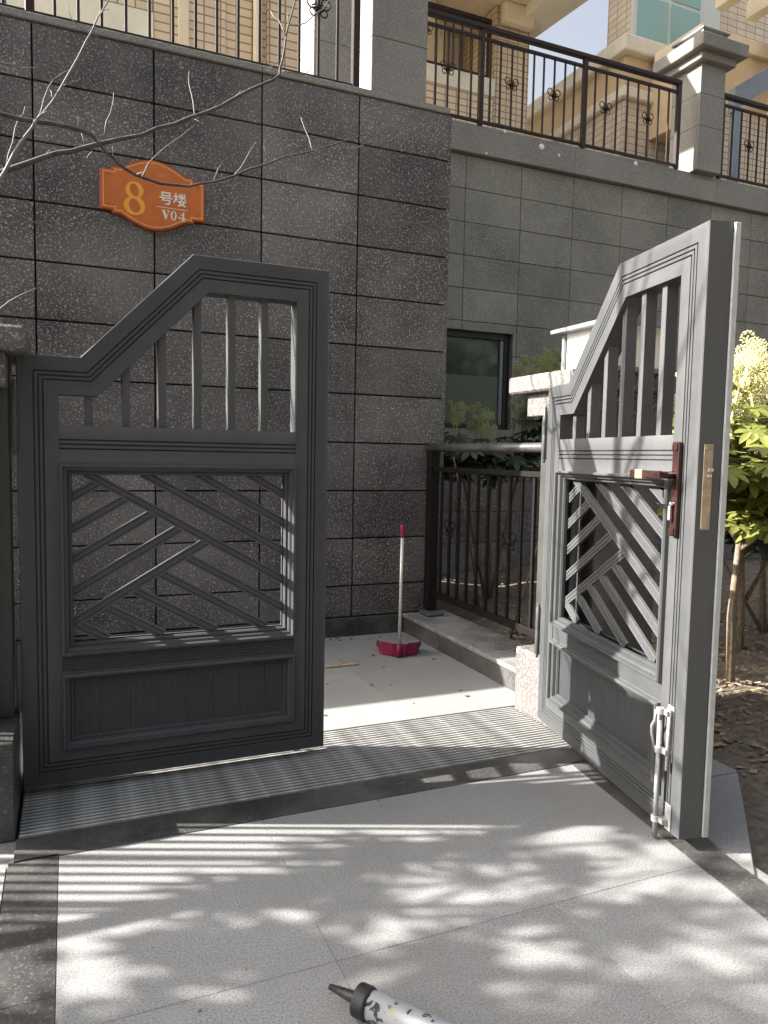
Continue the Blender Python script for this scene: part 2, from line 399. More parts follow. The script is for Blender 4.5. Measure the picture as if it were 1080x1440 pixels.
MB().box(2.2597, 2.285, D1+0.004, 6.10, -0.05, 3.32).build('side_cladding', 'wall_granite', wall)
low = thing('low_garden_wall', 'low grey garden wall running on from the tall granite wall', 'wall', (-3.5, D1 + 0.15, 0))
MB().box(-7.0, -0.665, D1+0.03, D1+0.25, -0.1, 1.90).build('wall_body', 'recess_granite', low)
MB().box(-7.0, -0.664, D1-0.01, D1+0.29, 1.90, 1.95).build('coping', 'trim_granite', low, bevel=0.004)

# ------------------------------------------------------------------ recessed wall and terrace edge
D2 = 6.143
rw = thing('recessed_wall', 'grey granite wall of square-jointed panels set back below the balcony', 'wall', (5.5, D2 + 0.1, 0))
XS2 = [2.2836] + [3.3836 + 0.6*i for i in range(-1, 9)]
XS2 = [2.2836, 2.7836] + [3.3836 + 0.6*i for i in range(0, 10)]
ZS2 = [-0.3] + [2.716 + 0.2978*k for k in range(-9, 4)] + [3.905]
WX0, WX1, WZ0, WZ1 = 3.02, 3.945, 1.42, 2.335
g = 0.0028
MB().box(2.27, 9.0, D2+0.15, D2+0.35, -0.3, 3.9).build('backing', 'grout_mid', rw)
for i in range(len(XS2)-1):
    for j in range(len(ZS2)-1):
        x0, x1, a, c_ = XS2[i]+g, XS2[i+1]-g, ZS2[j]+g, ZS2[j+1]-g
        parts = [(x0, x1, a, c_)]
        if x1 > WX0 and x0 < WX1 and c_ > WZ0 and a < WZ1:
            parts = []
            if x0 < WX0: parts.append((x0, WX0, a, c_))
            if x1 > WX1: parts.append((WX1, x1, a, c_))
            mx0, mx1 = max(x0, WX0), min(x1, WX1)
            if c_ > WZ1: parts.append((mx0, mx1, max(a, WZ1), c_))
            if a < WZ0: parts.append((mx0, mx1, a, min(c_, WZ0)))
        for q in parts:
            if q[1]-q[0] > 0.01 and q[3]-q[2] > 0.01:
                MB().box(q[0], q[1], D2 + random.uniform(-0.001, 0.001), D2+0.14, q[2], q[3]).build('stone_panel', 'wall_granite' if q[3] < 1.40 or (q[0] > 4.57 and q[3] < 2.30) else 'recess_granite', rw, bevel=0.0018)
# window in the recess
wn = MB().box(WX0-0.05, WX1+0.01, D2+0.135, D2+0.149, WZ0-0.01, WZ1+0.01).build('window', 'window_frame', rw)
fr = MB().box(WX1-0.062, WX1, D2+0.055, D2+0.134, WZ0, WZ1).box(WX0, WX0+0.05, D2+0.055, D2+0.134, WZ0, WZ1).box(WX0+0.05, WX1-0.062, D2+0.055, D2+0.134, WZ1-0.06, WZ1).box(WX0+0.05, WX1-0.062, D2+0.055, D2+0.134, WZ0, WZ0+0.05)
fr.build('frame', 'window_frame', wn, bevel=0.004)
MB().box(WX1-0.10, WX1-0.0625, D2+0.065, D2+0.10, WZ0+0.05, WZ1-0.06).build('sash', 'grey_metal', wn, bevel=0.003)
MB().box(WX0+0.05, WX1-0.10, D2+0.088, D2+0.096, 1.93, WZ1-0.06).build('pane', 'window_glass', wn)
MB().box(WX0+0.05, WX1-0.10, D2+0.084, D2+0.094, WZ0+0.05, 1.928).build('pane', 'frosted_glass', wn)
# fascia under the balcony
for a, c_ in ((2.262, 4.55), (4.55, 6.40), (6.40, 9.0)):
    MB().box(a+0.001, c_-0.001, D2-0.055, D2+0.4, 3.912, 4.125).build('fascia_stone', 'trim_granite', rw, bevel=0.004)
    MB().box(a+0.001, c_-0.001, D2-0.030, D2+0.4, 4.126, 4.175).build('ledge_stone', 'trim_granite', rw, bevel=0.004)
for bx_, bz_, br_ in ((4.16, 4.095, 0.03), (3.75, 4.16, 0.018), (4.36, 4.05, 0.014), (5.29, 4.13, 0.024), (3.56, 3.93, 0.012)):
    MB().lathe([(br_*0.9, 0.0), (br_, 0.004), (br_*0.5, 0.010)], (bx_, D2-0.052, bz_), (0, -1, 0.1), 9).build('mortar_blob', 'white_paint', rw)
ter = thing('upper_terrace', 'paved upper terrace floor behind the granite parapets', 'terrace', (3, 7, 3.2))
MB().box(-0.64, 2.25, D1+0.34, 12, 2.9, 3.30).box(2.30, 9.0, D2+0.42, 12, 2.9, 4.10).build('floor_slab', 'bed_stone', ter)

# ------------------------------------------------------------------ wrought iron railings
def scroll_path(c, s, flip, vert, ax):
    """one C-scroll springing from the hub c; lies in the plane spanned by ax and z"""
    out = []
    for i in range(20):
        t = i / 19.0
        an = math.radians(215 + 430 * t)
        r = s * (1.0 - 0.52 * t)
        u = s * 1.08 + r * math.cos(an); v = s * 0.86 + r * math.sin(an)
        out.append(Vector(c) + Vector(ax) * (flip * u) + Vector((0, 0, 1)) * (vert * v))
    return out
def ornament(parent, base, ax, s=0.045):
    m_ = MB()
    for fl in (-1, 1):
        for ve in (-1, 1):
            k = s if ve > 0 else s * 0.76
            m_.tube(scroll_path(base, k, fl, ve, ax), 0.0045, 5)
    b_ = Vector(base)
    m_.box(b_.x-0.014, b_.x+0.014, b_.y-0.014, b_.y+0.014, b_.z-0.018, b_.z+0.018)
    m_.build('scroll_ornament', 'iron', parent, smooth=True)
def railing(name, label, p0, p1, z0, ztop, bars, posts, orn, zorn, group, mat='rail_iron', bw=0.011, top_r=0.026, mid=0.10):
    """straight railing between two plan points; bars/posts/orn are distances along it"""
    a = Vector((p0[0], p0[1], 0)); d = Vector((p1[0]-p0[0], p1[1]-p0[1], 0)); L = d.length; d.normalize(); nn = Vector((-d.y, d.x, 0))
    t = thing(name, label, 'railing', (p0[0], p0[1], z0), 0, group)
    def bar(u, hw, hd, za, zb, nm, bev=0.0015):
        MB().obox(a + d*u + Vector((0, 0, (za+zb)/2)), d, nn, (0, 0, 1), hw, hd, (zb-za)/2).build(nm, mat, t, bevel=bev)
    MB().obox(a + d*(L/2) + Vector((0, 0, ztop-0.022)), d, nn, (0, 0, 1), L/2, top_r+0.004, 0.022).build('handrail', mat, t, bevel=0.009, segs=2)
    MB().obox(a + d*(L/2) + Vector((0, 0, ztop-mid-0.015)), d, nn, (0, 0, 1), L/2, 0.014, 0.013).build('upper_rail', mat, t, bevel=0.002)
    MB().obox(a + d*(L/2) + Vector((0, 0, z0+0.035)), d, nn, (0, 0, 1), L/2, 0.014, 0.012).build('lower_rail', mat, t, bevel=0.002)
    for u in posts: bar(u, 0.022, 0.022, z0, ztop-0.044, 'post', 0.003)
    for u in bars: bar(u, bw*0.72, bw*0.72, z0+0.047, ztop-mid-0.028, 'baluster')
    for u in orn: ornament(t, a + d*u + Vector((0, 0, zorn)), d, 0.038)
    return t
# on the dark wall
bx = [0.078+0.1213*i for i in range(-3, 15) if abs(0.078+0.1213*i - 1.64) > 0.05]
bx = [-0.035 - 0.1213*i for i in range(4, 0, -1)] + [-0.036, 0.078, 0.194, 0.317, 0.439, 0.563, 0.687, 0.805, 0.926, 1.05, 1.168, 1.288, 1.407, 1.527]
railing('terrace_railing', 'brown wrought iron railing with scrolls on top of the dark granite wall', (-0.64, 4.42), (1.66, 4.42), 3.362, 4.26,
        [x+0.64 for x in bx if abs(x+0.154) > 0.03], [0.02, 0.486, 2.285], [0.194+0.64-0.24, 0.805+0.64, 1.407+0.64], 3.80, 'terrace railings')
# on the balcony
bb = [3.038, 3.159, 3.273, 3.397, 3.597, 3.703, 3.825, 3.949, 4.066, 4.177, 4.298, 4.42, 4.527, 4.779, 4.912, 5.045, 5.178, 5.311, 5.444, 5.577, 5.71]
railing('balcony_railing', 'long brown iron railing with scrolls between the two granite balcony pillars', (2.30, 6.12), (5.86, 6.12), 4.175, 5.055,
        [x-2.30 for x in bb] + [0.1+0.12*i for i in range(5)], [0.02, 3.50-2.30, 4.652-2.30, 3.54], [3.159-2.3, 3.825-2.3, 4.298-2.3, 4.912-2.3, 5.444-2.3], 4.60, 'terrace railings')
railing('balcony_railing', 'short brown iron railing beyond the capped granite balcony pillar', (6.42, 6.12), (8.9, 6.12), 4.175, 5.055,
        [0.06+0.127*i for i in range(20)], [0.02, 1.3, 2.46], [0.06+0.127*3, 0.06+0.127*6, 0.06+0.127*11, 0.06+0.127*16], 4.58, 'terrace railings')
# ------------------------------------------------------------------ granite columns
def column(label, x0, x1, y0, y1, z0, z1, cap=True, joints=()):
    t = thing('granite_column', label, 'column', ((x0+x1)/2, (y0+y1)/2, z0))
    zs = [z0] + list(joints) + [z1]
    for i in range(len(zs)-1):
        MB().box(x0, x1, y0, y1, zs[i]+0.0015, zs[i+1]-0.0015).build('shaft_stone', 'trim_granite', t, bevel=0.003)
    if cap:
        MB().box(x0-0.07, x1+0.07, y0-0.07, y1+0.07, z1, z1+0.075).build('cap_moulding', 'trim_granite', t, bevel=0.006)
        MB().box(x0-0.15, x1+0.15, y0-0.15, y1+0.15, z1+0.076, z1+0.205).build('cap_slab', 'trim_granite', t, bevel=0.008)
        lp = MB().box(x0+0.02, x1-0.02, y0+0.02, y1-0.02, z1+0.206, z1+0.33).build('lamp_panel', 'lamp_white', t)
        for (px, py) in ((x0+0.01, y0+0.01), (x1-0.01, y0+0.01), (x0+0.01, y1-0.01), (x1-0.01, y1-0.01)):
            MB().box(px-0.012, px+0.012, py-0.012, py+0.012, z1+0.206, z1+0.33).build('lamp_corner', 'grey_metal', t)
        MB().box(x0-0.02, x1+0.02, y0-0.02, y1+0.02, z1+0.331, z1+0.35).build('lamp_lid', 'grey_metal', t, bevel=0.004)
    return t
column('plain grey granite column standing on the corner of the dark wall', 1.747, 2.12, 4.40, 4.66, 3.363, 6.2, False, (3.72, 4.6, 5.4))
column('grey granite balcony column with stepped cap and white lamp box', 6.03, 6.365, 6.02, 6.42, 4.176, 5.24, True, (4.62, 4.94))
column('grey granite column behind the scroll railing on the terrace', 1.70, 2.06, 5.45, 5.80, 3.301, 6.4, False, (4.2, 5.1))

# ------------------------------------------------------------------ the house behind
h = thing('villa', 'cream tiled villa with plaster bands and eaves behind the terrace railings', 'house', (2.5, 8, 3.3))
MB().box(-0.40, 2.6, 7.0, 7.3, 3.3, 8.2).build('wall', 'tile_front', h)
MB().box(-1.2, -0.402, 7.05, 7.3, 3.3, 8.2).build('side_wall', 'grey_metal', h)
MB().box(-0.41, 0.725, 6.965, 6.999, 3.3, 4.93).build('plaster_panel', 'pale_plaster', h, bevel=0.004)
MB().box(0.934, 1.026, 6.955, 6.999, 3.3, 8.2).build('pilaster_strip', 'cream_plaster', h, bevel=0.004)
MB().box(0.726, 1.35, 6.985, 6.9995, 3.3, 8.2).build('wall_pier', 'tile_front', h)
MB().tube([(1.63, 6.93, 3.3), (1.63, 6.93, 8.2)], 0.04, 12).build('downpipe', 'cream_plaster', h, smooth=True)
MB().box(1.72, 2.05, 6.93, 6.999, 3.3, 8.2).build('wall_pier', 'tile_front', h)
MB().box(2.6, 4.4, 8.6, 8.79, 3.3, 8.2).build('wall', 'pale_plaster', h)
MB().box(-0.35, 5.23, 8.81, 15.0, 3.3, 12.5).build('rear_block', 'pale_plaster', h)
MB().box(3.3, 4.70, 7.92, 8.3, 4.1, 5.42).build('balcony_front', 'tile_front', h)
MB().box(3.28, 4.71, 7.90, 8.32, 5.421, 5.62).build('balcony_coping', 'pale_plaster', h, bevel=0.006)
MB().box(4.76, 5.236, 8.0, 8.8, 4.1, 6.52).build('tiled_pier', 'tile_front', h)
MB().box(4.757, 4.7595, 8.003, 8.797, 4.1, 6.52).build('pier_side', 'tile_side', h)
MB().prism([(2.6, 7.2), (4.956, 7.2), (5.56, 7.0), (5.29, 8.5), (5.26, 9.2), (2.6, 9.2)], 6.53, 6.75).build('eave_soffit', 'cream_plaster', h, bevel=0.01)
MB().prism([(5.10, 7.05), (5.60, 6.95), (5.33, 9.2), (5.05, 9.2)], 6.40, 6.529).build('eave_beam', 'pale_plaster', h, bevel=0.01)
MB().prism([(3.2, 7.4), (3.42, 7.35), (4.55, 8.9), (4.3, 9.0)], 6.36, 6.529).build('eave_beam', 'pale_plaster', h, bevel=0.01)
MB().box(4.80, 5.22, 7.86, 7.98, 6.30, 6.528).build('bracket', 'cream_plaster', h, bevel=0.02)
railing('villa_balcony_railing', 'dark iron railing on the plastered villa balcony behind the column', (3.3, 7.95), (4.66, 7.95), 5.62, 6.30,
        [0.06+0.115*i for i in range(12)], [0.02, 1.34], [0.52], 6.0, 'terrace railings')
# stair railing glimpsed beside the column
st = thing('stair_railing', 'sloping dark stair railing behind the terrace railing end post', 'railing', (1.75, 5.0, 3.3))
MB().tube([(1.55, 5.0, 3.36), (2.25, 5.0, 3.98)], 0.022, 8).build('handrail', 'grey_metal', st)
MB().tube([(1.66, 5.0, 3.36), (2.25, 5.0, 3.87)], 0.014, 8).build('lower_rail', 'grey_metal', st)
for i in range(5):
    x = 1.78 + 0.09*i
    MB().box(x-0.008, x+0.008, 4.992, 5.008, 3.30, 3.46+0.87*(x-1.67)).build('baluster', 'iron', st)

w2 = thing('villa_wing', 'ochre and tile villa wing with cornices and a teal bay window', 'house', (9, 10, 4))
MB().box(7.52, 12, 8.96, 13.5, 3.3, 6.40).build('wall', 'tile_pale_front', w2)
MB().box(7.517, 7.5195, 8.963, 13.497, 3.3, 6.40).build('wall_side', 'tile_pale_side', w2)
MB().box(7.44, 12, 8.88, 13.5, 6.401, 6.56).build('lower_cornice', 'pale_plaster', w2, bevel=0.02)
MB().box(7.52, 12, 8.96, 13.5, 6.561, 7.02).build('plaster_band', 'ochre_plaster', w2)
MB().box(7.40, 12, 8.84, 13.5, 7.021, 7.26).build('upper_cornice', 'pale_plaster', w2, bevel=0.03, segs=2)
MB().box(7.70, 12, 9.1, 9.62, 7.261, 10.5).build('upper_wall', 'tile_pale_front', w2)
MB().box(7.697, 7.6995, 9.103, 9.617, 7.261, 10.5).build('upper_side', 'tile_pale_side', w2)
wi = MB().box(7.70, 9.4, 9.06, 9.099, 7.30, 10.0).build('window', 'pale_frame', w2)
for a, c_ in ((7.78, 8.36), (8.42, 8.98)):
    MB().box(a, c_, 9.045, 9.059, 7.36, 7.98).build('pane', 'teal_glass', wi)
    MB().box(a, c_, 9.045, 9.059, 8.04, 9.9).build('pane', 'teal_glass', wi)
w3 = thing('villa_porch', 'ochre plaster porch with flat cornice and pergola beams beyond the balcony pillar', 'house', (9.5, 8.3, 4))
MB().box(8.00, 12, 8.03, 8.95, 5.9, 6.86).build('plaster_wall', 'ochre_plaster', w3)
MB().box(7.93, 12, 7.96, 8.84, 6.861, 7.06).build('cornice', 'cream_plaster', w3, bevel=0.02, segs=2)
MB().box(8.25, 8.55, 8.06, 8.5, 4.1, 5.899).build('tiled_pier', 'tile_front', w3)
MB().box(8.60, 12, 8.4, 8.9, 4.1, 5.899).build('back_wall', 'tile_front', w3)
for i in range(4):
    MB().obox((8.9 + 0.62*i, 7.2, 7.9 + 0.0*i), (1, 0, 0), (0, 1, 0), (0, 0, 1), 0.09, 1.4, 0.13).build('pergola_beam', 'cream_plaster', w3, bevel=0.01)
MB().box(8.7, 12, 6.3, 6.5, 7.45, 7.769).build('pergola_beam', 'cream_plaster', w3, bevel=0.01)
MB().box(9.05, 9.4, 7.3, 7.8, 4.1, 7.769).build('pergola_post', 'cream_plaster', w3, bevel=0.01)
# sloping canopy edge on the right
cp = thing('glass_canopy', 'blue grey metal edged stair canopy sloping down beside the balcony', 'canopy', (7.9, 7.0, 4.1))
MB().prism([(7.52, 5.42), (8.9, 6.35), (8.9, 6.62), (7.52, 5.70)], 0, 0.10).build('edge_beam', 'grey_metal', cp)
_o = cp.children[0]
_o.data.transform(Matrix.Translation(-ORG[cp]) @ Matrix(((1,0,0,0),(0,0,-1,7.05),(0,1,0,0),(0,0,0,1))) @ Matrix.Translation(ORG[cp]))
MB().box(7.54, 7.66, 6.96, 7.04, 4.1, 5.45).build('support_post', 'grey_metal', cp, bevel=0.004)
MB().box(7.6, 9.0, 7.30, 7.4, 4.1, 5.6).build('side_wall', 'tile_front', cp)

# ------------------------------------------------------------------ house number sign
sg = thing('house_sign', 'orange house number plaque with curved top and bottom on dark granite wall', 'sign', (0.447, D1-0.02, 2.54))
def plaque(sc_w=0.275, inset=0.0):
    q = []
    for i in range(13):
        t = i / 12.0; x = 0.172 * t
        q.append((x, 0.123 + (0.186-0.123) * math.cos(t * PI / 2) ** 1.0 if t < 1 else 0.123))
    q += [(0.215, 0.123), (0.215, 0.107), (0.275, 0.107)]
    right = q; pts = [(-x, y) for x, y in reversed(right[1:])] + right          # top, left to right
    bot = [(x, -y) for x, y in reversed(pts)]
    poly = pts + bot                                                            # clockwise
    poly = list(reversed(poly))
    return inset_poly(poly, inset) if inset else poly
def sheet(poly, y0, y1):
    m_ = MB().prism(poly, 0, 1)
    m_.v = [(x, y1 + (y0-y1)*z, y) for x, y, z in m_.v]
    return m_
def s_build(m_, name, mat, **k):
    o = m_.build(name, mat, sg, local=True, **k); return o
s_build(sheet(plaque(), -0.012, 0.016), 'plaque_body', 'sign_edge', bevel=0.003)
s_build(sheet(plaque(inset=0.006), -0.0145, -0.0121), 'plaque_face', 'sign_orange')
def ring(po, pi_, y):
    n = len(po); m_ = MB()
    m_.add([(x, y, z) for x, z in po] + [(x, y, z) for x, z in pi_] + [(x, y+0.0012, z) for x, z in po] + [(x, y+0.0012, z) for x, z in pi_],
           [(i, (i+1) % n, n+(i+1) % n, n+i) for i in range(n)] + [(i, 2*n+i, 2*n+(i+1) % n, (i+1) % n) for i in range(n)] + [(n+i, n+(i+1) % n, 3*n+(i+1) % n, 3*n+i) for i in range(n)])
    return m_
s_build(ring(plaque(inset=0.0145), plaque(inset=0.0195), -0.0160), 'border_line', 'sign_line')
def ell(cx, cz, rx, rz, tilt=0, n=32):
    c, s = math.cos(tilt), math.sin(tilt)
    return [(cx + rx*math.cos(2*PI*i/n)*c - rz*math.sin(2*PI*i/n)*s, cz + rx*math.cos(2*PI*i/n)*s + rz*math.sin(2*PI*i/n)*c) for i in range(n)]
e8 = MB()
for (cx, cz, ro, rzo, ri, rzi, tl, yy) in ((-0.1, 0.012, 0.047, 0.045, 0.022, 0.034, 0.30, -0.0162), (-0.1, -0.070, 0.056, 0.050, 0.028, 0.037, 0.30, -0.0170)):
    q = ring(ell(cx, cz, ro, rzo), ell(cx, cz, ri, rzi, tl), yy); e8.add(q.v, q.f)
s_build(e8, 'numeral', 'sign_gold', label='golden numeral 8')
def poly_sheet(m_, pts, y=-0.0162):
    a = sum(pts[i-1][0]*pts[i][1] - pts[i][0]*pts[i-1][1] for i in range(len(pts)))
    if a < 0: pts = pts[::-1]
    q = sheet(pts, y, y+0.0012); m_.add(q.v, q.f)
s_build(sheet([(0.012, -0.0585), (0.182, -0.0585), (0.182, -0.0555), (0.012, -0.0555)], -0.0162, -0.0150), 'divider_line', 'sign_white')
v4 = MB()
bz, hh = -0.118, 0.048
def L_(pts, x0, yy=-0.0162): poly_sheet(v4, [(x0 + x*hh, bz + z*hh) for x, z in pts], yy)
L_([(-0.02, 1.0), (0.44, 1.0), (0.44, 0.93), (0.34, 0.92), (0.55, 0.30), (0.42, 0.0), (0.36, 0.0), (0.06, 0.92), (-0.02, 0.93)], 0.042)
L_([(0.42, 0.0), (0.50, 0.0), (0.80, 0.92), (0.90, 0.93), (0.90, 1.0), (0.58, 1.0), (0.58, 0.93), (0.70, 0.92), (0.52, 0.28)], 0.042, -0.0165)
q = ring(ell(0.042+hh*1.30, bz+hh*0.5, hh*0.34, hh*0.52), ell(0.042+hh*1.30, bz+hh*0.5, hh*0.15, hh*0.43), -0.0162); v4.add(q.v, q.f)
L_([(0.48, 0.0), (0.70, 0.0), (0.70, 1.02), (0.60, 1.02), (0.48, 0.86)], 0.128)
L_([(0.0, 0.24), (0.86, 0.24), (0.86, 0.36), (0.0, 0.36)], 0.128, -0.0166)
L_([(0.0, 0.30), (0.10, 0.36), (0.60, 0.88), (0.60, 1.02)], 0.128, -0.0169)
L_([(0.34, 0.0), (0.84, 0.0), (0.84, 0.07), (0.34, 0.07)], 0.128, -0.0172)
s_build(v4, 'lettering', 'sign_white', label='pale letters V04')
def text(body, size, cx, cz, mat, off, name):
    cu = bpy.data.curves.new('lettering', 'FONT'); cu.body = body; cu.size = size; cu.align_x = 'CENTER'; cu.align_y = 'CENTER'; cu.offset = off; cu.extrude = 0.0006
    tmp = bpy.data.objects.new('tmp_text', cu); link(tmp); bpy.context.view_layer.update()
    me = bpy.data.meshes.new_from_object(tmp.evaluated_get(bpy.context.evaluated_depsgraph_get()))
    bpy.data.objects.remove(tmp)
    me.transform(Matrix.Translation((cx, -0.0162, cz)) @ Matrix.Rotation(PI/2, 4, 'X'))
    me.materials.clear(); me.materials.append(MATS[mat])
    o = bpy.data.objects.new(name, me); link(o); o.parent = sg
    return o
text('号楼', 0.074, 0.101, -0.012, 'sign_white', 0.0016, 'lettering')['label'] = 'pale characters for building number'
text('玉明江', 0.024, 0.045, 0.106, 'sign_line', 0.0, 'lettering')['label'] = 'small faint line of characters'
for sx_, sz_ in ((-0.235, 0.075), (0.235, 0.075), (-0.235, -0.075), (0.235, -0.075)):
    s_build(MB().lathe([(0.0045, 0), (0.0045, 0.0015), (0.002, 0.0025)], (sx_, -0.0146, sz_), (0, -1, 0), 10), 'screw', 'sign_edge')
em = MB()
for (cx, cz, r_) in ((-0.085, 0.098, 0.007), (-0.066, 0.092, 0.009), (-0.050, 0.101, 0.006)):
    q = sheet(ell(cx, cz, r_, r_*0.8, 0.4, 10), -0.0162, -0.0150); em.add(q.v, q.f)
s_build(em, 'emblem', 'sign_dark', label='small dark floral emblem')

# ------------------------------------------------------------------ the gate leaves
GW, GH, GL, U1, U2, GT = 1.035, 1.784, 1.414, 0.188, 0.5465, 0.078
OUT = [(0, 0), (GW, 0), (GW, GH), (U2, GH), (U1, GL), (0, GL)]
FR = 0.122
def w_of(side, d): return d if side == 0 else GT - d       # depth below the face -> local y
def make_gate(label):
    t = thing('gate_leaf', label, 'gate', (0, 0, 0))
    def bl(m_, name, mat='gate_paint', parent=None, **k):
        return m_.build(name, mat, parent or t, local=True, **k)
    prof = [(0.0, 0.0025), (0.0025, 0.0)]
    for gq in (0.047, 0.0605, 0.074):
        prof += [(gq, 0.0), (gq+0.0016, 0.007), (gq+0.0034, 0.007), (gq+0.005, 0.0)]
    prof += [(FR, 0.0)]
    loops = []
    for d, dep in prof: loops.append([(x, dep, z) for x, z in inset_poly(OUT, d)])
    for d, dep in reversed(prof): loops.append([(x, GT-dep, z) for x, z in inset_poly(OUT, d)])
    m_ = MB(); nl = len(loops)
    m_.v = [p for l in loops for p in l]
    for i in range(nl):
        j = (i+1) % nl
        for k in range(6):
            m_.f.append((i*6+k, i*6+(k+1) % 6, j*6+(k+1) % 6, j*6+k))
    bl(m_, 'frame')
    x0, x1 = FR-0.001, GW-FR+0.001
    # cross rails with grooves (profile in z, depth)
    def rail(z0, z1, grooves, name, dep=0.007, wd=0.0026):
        pf = [(z0, 0.0015)]
        for gq in grooves: pf += [(gq-wd, 0.0015), (gq, 0.0015+dep), (gq+wd, 0.0015)]
        pf += [(z1, 0.0015)]
        ring_ = [(z, d) for z, d in pf] + [(z, GT-d) for z, d in reversed(pf)]
        k = len(ring_); mm = MB()
        mm.v = [(x0, d, z) for z, d in ring_] + [(x1, d, z) for z, d in ring_]
        mm.f = [(i, (i+1) % k, k+(i+1) % k, k+i) for i in range(k)]
        mm.f += [tuple(range(k-1, -1, -1)), tuple(range(k, 2*k))]
        bl(mm, name)
    rail(1.055, 1.194, (1.118, 1.1325, 1.147), 'middle_rail')
    rail(0.355, 0.450, tuple(0.382 + 0.0075*i for i in range(7)), 'lower_rail', 0.004, 0.0026)
    # bolection mouldings, front and back
    def moulding(za, zb, side, name, wdt=0.036):
        R = [(FR, za), (GW-FR, za), (GW-FR, zb), (FR, zb)]
        pr = [(0.0, 0.004), (0.0, -0.012), (0.003, -0.017), (0.009, -0.017), (0.0115, -0.012), (0.013, -0.006), (0.021, -0.001), (0.026, 0.012), (0.028, 0.010), (0.032, 0.011), (wdt, 0.018), (wdt, 0.030)]
        mm = MB(); L = [[(x, w_of(side, d), z) for x, z in inset_poly(R, o_)] for o_, d in pr]
        mm.v = [p for l in L for p in l]
        for i in range(len(L)-1):
            for k in range(4): mm.f.append((i*4+k, i*4+(k+1) % 4, (i+1)*4+(k+1) % 4, (i+1)*4+k))
        bl(mm, name)
    for side in (0, 1):
        moulding(0.437, 1.069, side, 'lattice_moulding')
        moulding(0.119, 0.373, side, 'panel_moulding')
    # reveal lining behind the mouldings
    R = inset_poly([(FR, 0.437), (GW-FR, 0.437), (GW-FR, 1.069), (FR, 1.069)], 0.034)
    Ri = inset_poly([(FR, 0.437), (GW-FR, 0.437), (GW-FR, 1.069), (FR, 1.069)], 0.0365)
    # ribbed lower panel
    mm = MB(); xa, xb, za, zb = 0.140, GW-0.140, 0.138, 0.355
    nr = 96; st_ = (xb-xa)/nr
    pts = []
    for i in range(nr):
        deep = 0.0045 if i % 12 == 0 else 0.002
        pts += [(xa+i*st_, 0.022), (xa+(i+0.6)*st_, 0.022), (xa+(i+0.72)*st_, 0.022+deep), (xa+(i+0.9)*st_, 0.022+deep)]
    pts.append((xb, 0.022))
    ring_ = pts + [(x, GT-d) for x, d in reversed(pts)]
    k = len(ring_)
    mm.v = [(x, d, za) for x, d in ring_] + [(x, d, zb) for x, d in ring_]
    mm.f = [(i, (i+1) % k, k+(i+1) % k, k+i) for i in range(k)]
    bl(mm, 'ribbed_panel')
    # top bars
    inner = inset_poly(OUT, FR)
    def top_at(u):
        (xb_, zb_), (xa_, za_) = inner[3], inner[4]
        if u >= xb_: return inner[3][1]
        if u <= xa_: return inner[4][1]
        return za_ + (zb_-za_) * (u-xa_)/(xb_-xa_)
    for u in (0.212, 0.329, 0.446, 0.564, 0.682, 0.800):
        z1 = top_at(u-0.013) + 0.004; z2 = top_at(u+0.013) + 0.004
        mm = MB(); y0, y1 = 0.018, GT-0.018
        mm.add([(u-0.013,y0,1.190),(u+0.013,y0,1.190),(u+0.013,y1,1.190),(u-0.013,y1,1.190),(u-0.013,y0,z1),(u+0.013,y0,z2),(u+0.013,y1,z2),(u-0.013,y1,z1)],
               [(3,2,1,0),(4,5,6,7),(0,1,5,4),(1,2,6,5),(2,3,7,6),(3,0,4,7)])
        bl(mm, 'upright_bar', bevel=0.0015)
    # lattice slats
    s30 = math.tan(math.radians(30))
    xl, xr, zb_, zt_ = 0.156, GW-0.156, 0.474, 1.036
    def slat(p, q, y0, y1, name='lattice_slat'):
        p = Vector((p[0], 0, p[1])); q = Vector((q[0], 0, q[1])); d = (q-p); L = d.length; d.normalize(); nz = Vector((-d.z, 0, d.x))
        hw = 0.0165; yc = (y0+y1)/2
        pr = [(-hw, 0.0), (-hw*0.62, 0.0), (-hw*0.52, 0.0025), (-hw*0.42, 0.0), (hw*0.42, 0.0), (hw*0.52, 0.0025), (hw*0.62, 0.0), (hw, 0.0)]
        ring_ = [(a_, y0+d_) for a_, d_ in pr] + [(a_, y1-d_) for a_, d_ in reversed(pr)]
        k = len(ring_); mm = MB()
        mm.v = [tuple(p + nz*a_ + Vector((0, yy, 0))) for a_, yy in ring_] + [tuple(q + nz*a_ + Vector((0, yy, 0))) for a_, yy in ring_]
        mm.f = [(i, (i+1) % k, k+(i+1) % k, k+i) for i in range(k)] + [tuple(range(k-1, -1, -1)), tuple(range(k, 2*k))]
        bl(mm, name)
    def clipB(u0, z0_):                       # falling slat through (u0,z0_) clipped to the opening, from the left end given
        pts_ = []
        uR = xr; zR = z0_ - s30*(xr-u0)
        if zR < zb_: uR = u0 + (z0_-zb_)/s30; zR = zb_
        return (uR, zR)
    fy0, fy1 = 0.032, 0.046
    c1 = 1.04
    falls = [0.205 + 0.183*k for k in range(0, 4)]
    for u in falls:
        e = clipB(u-0.006, c1); slat((u-0.006, c1), e, fy0, fy1)
    a1z = lambda u: 0.536 + 0.593*(u-0.159)
    for k in range(1, 6):
        uc = 0.205 - 0.183*k                  # falling line z = c1 - s30*(u-uc); start where it meets the main rising slat
        us = (c1 + s30*uc - 0.536 + 0.593*0.159) / (0.593 + s30)
        if us < xl: us = xl
        stp = (us+0.006, a1z(us)-0.006)
        e = clipB(*stp)
        if e[0]-stp[0] > 0.04: slat(stp, e, fy0+0.0015, fy1-0.0015)
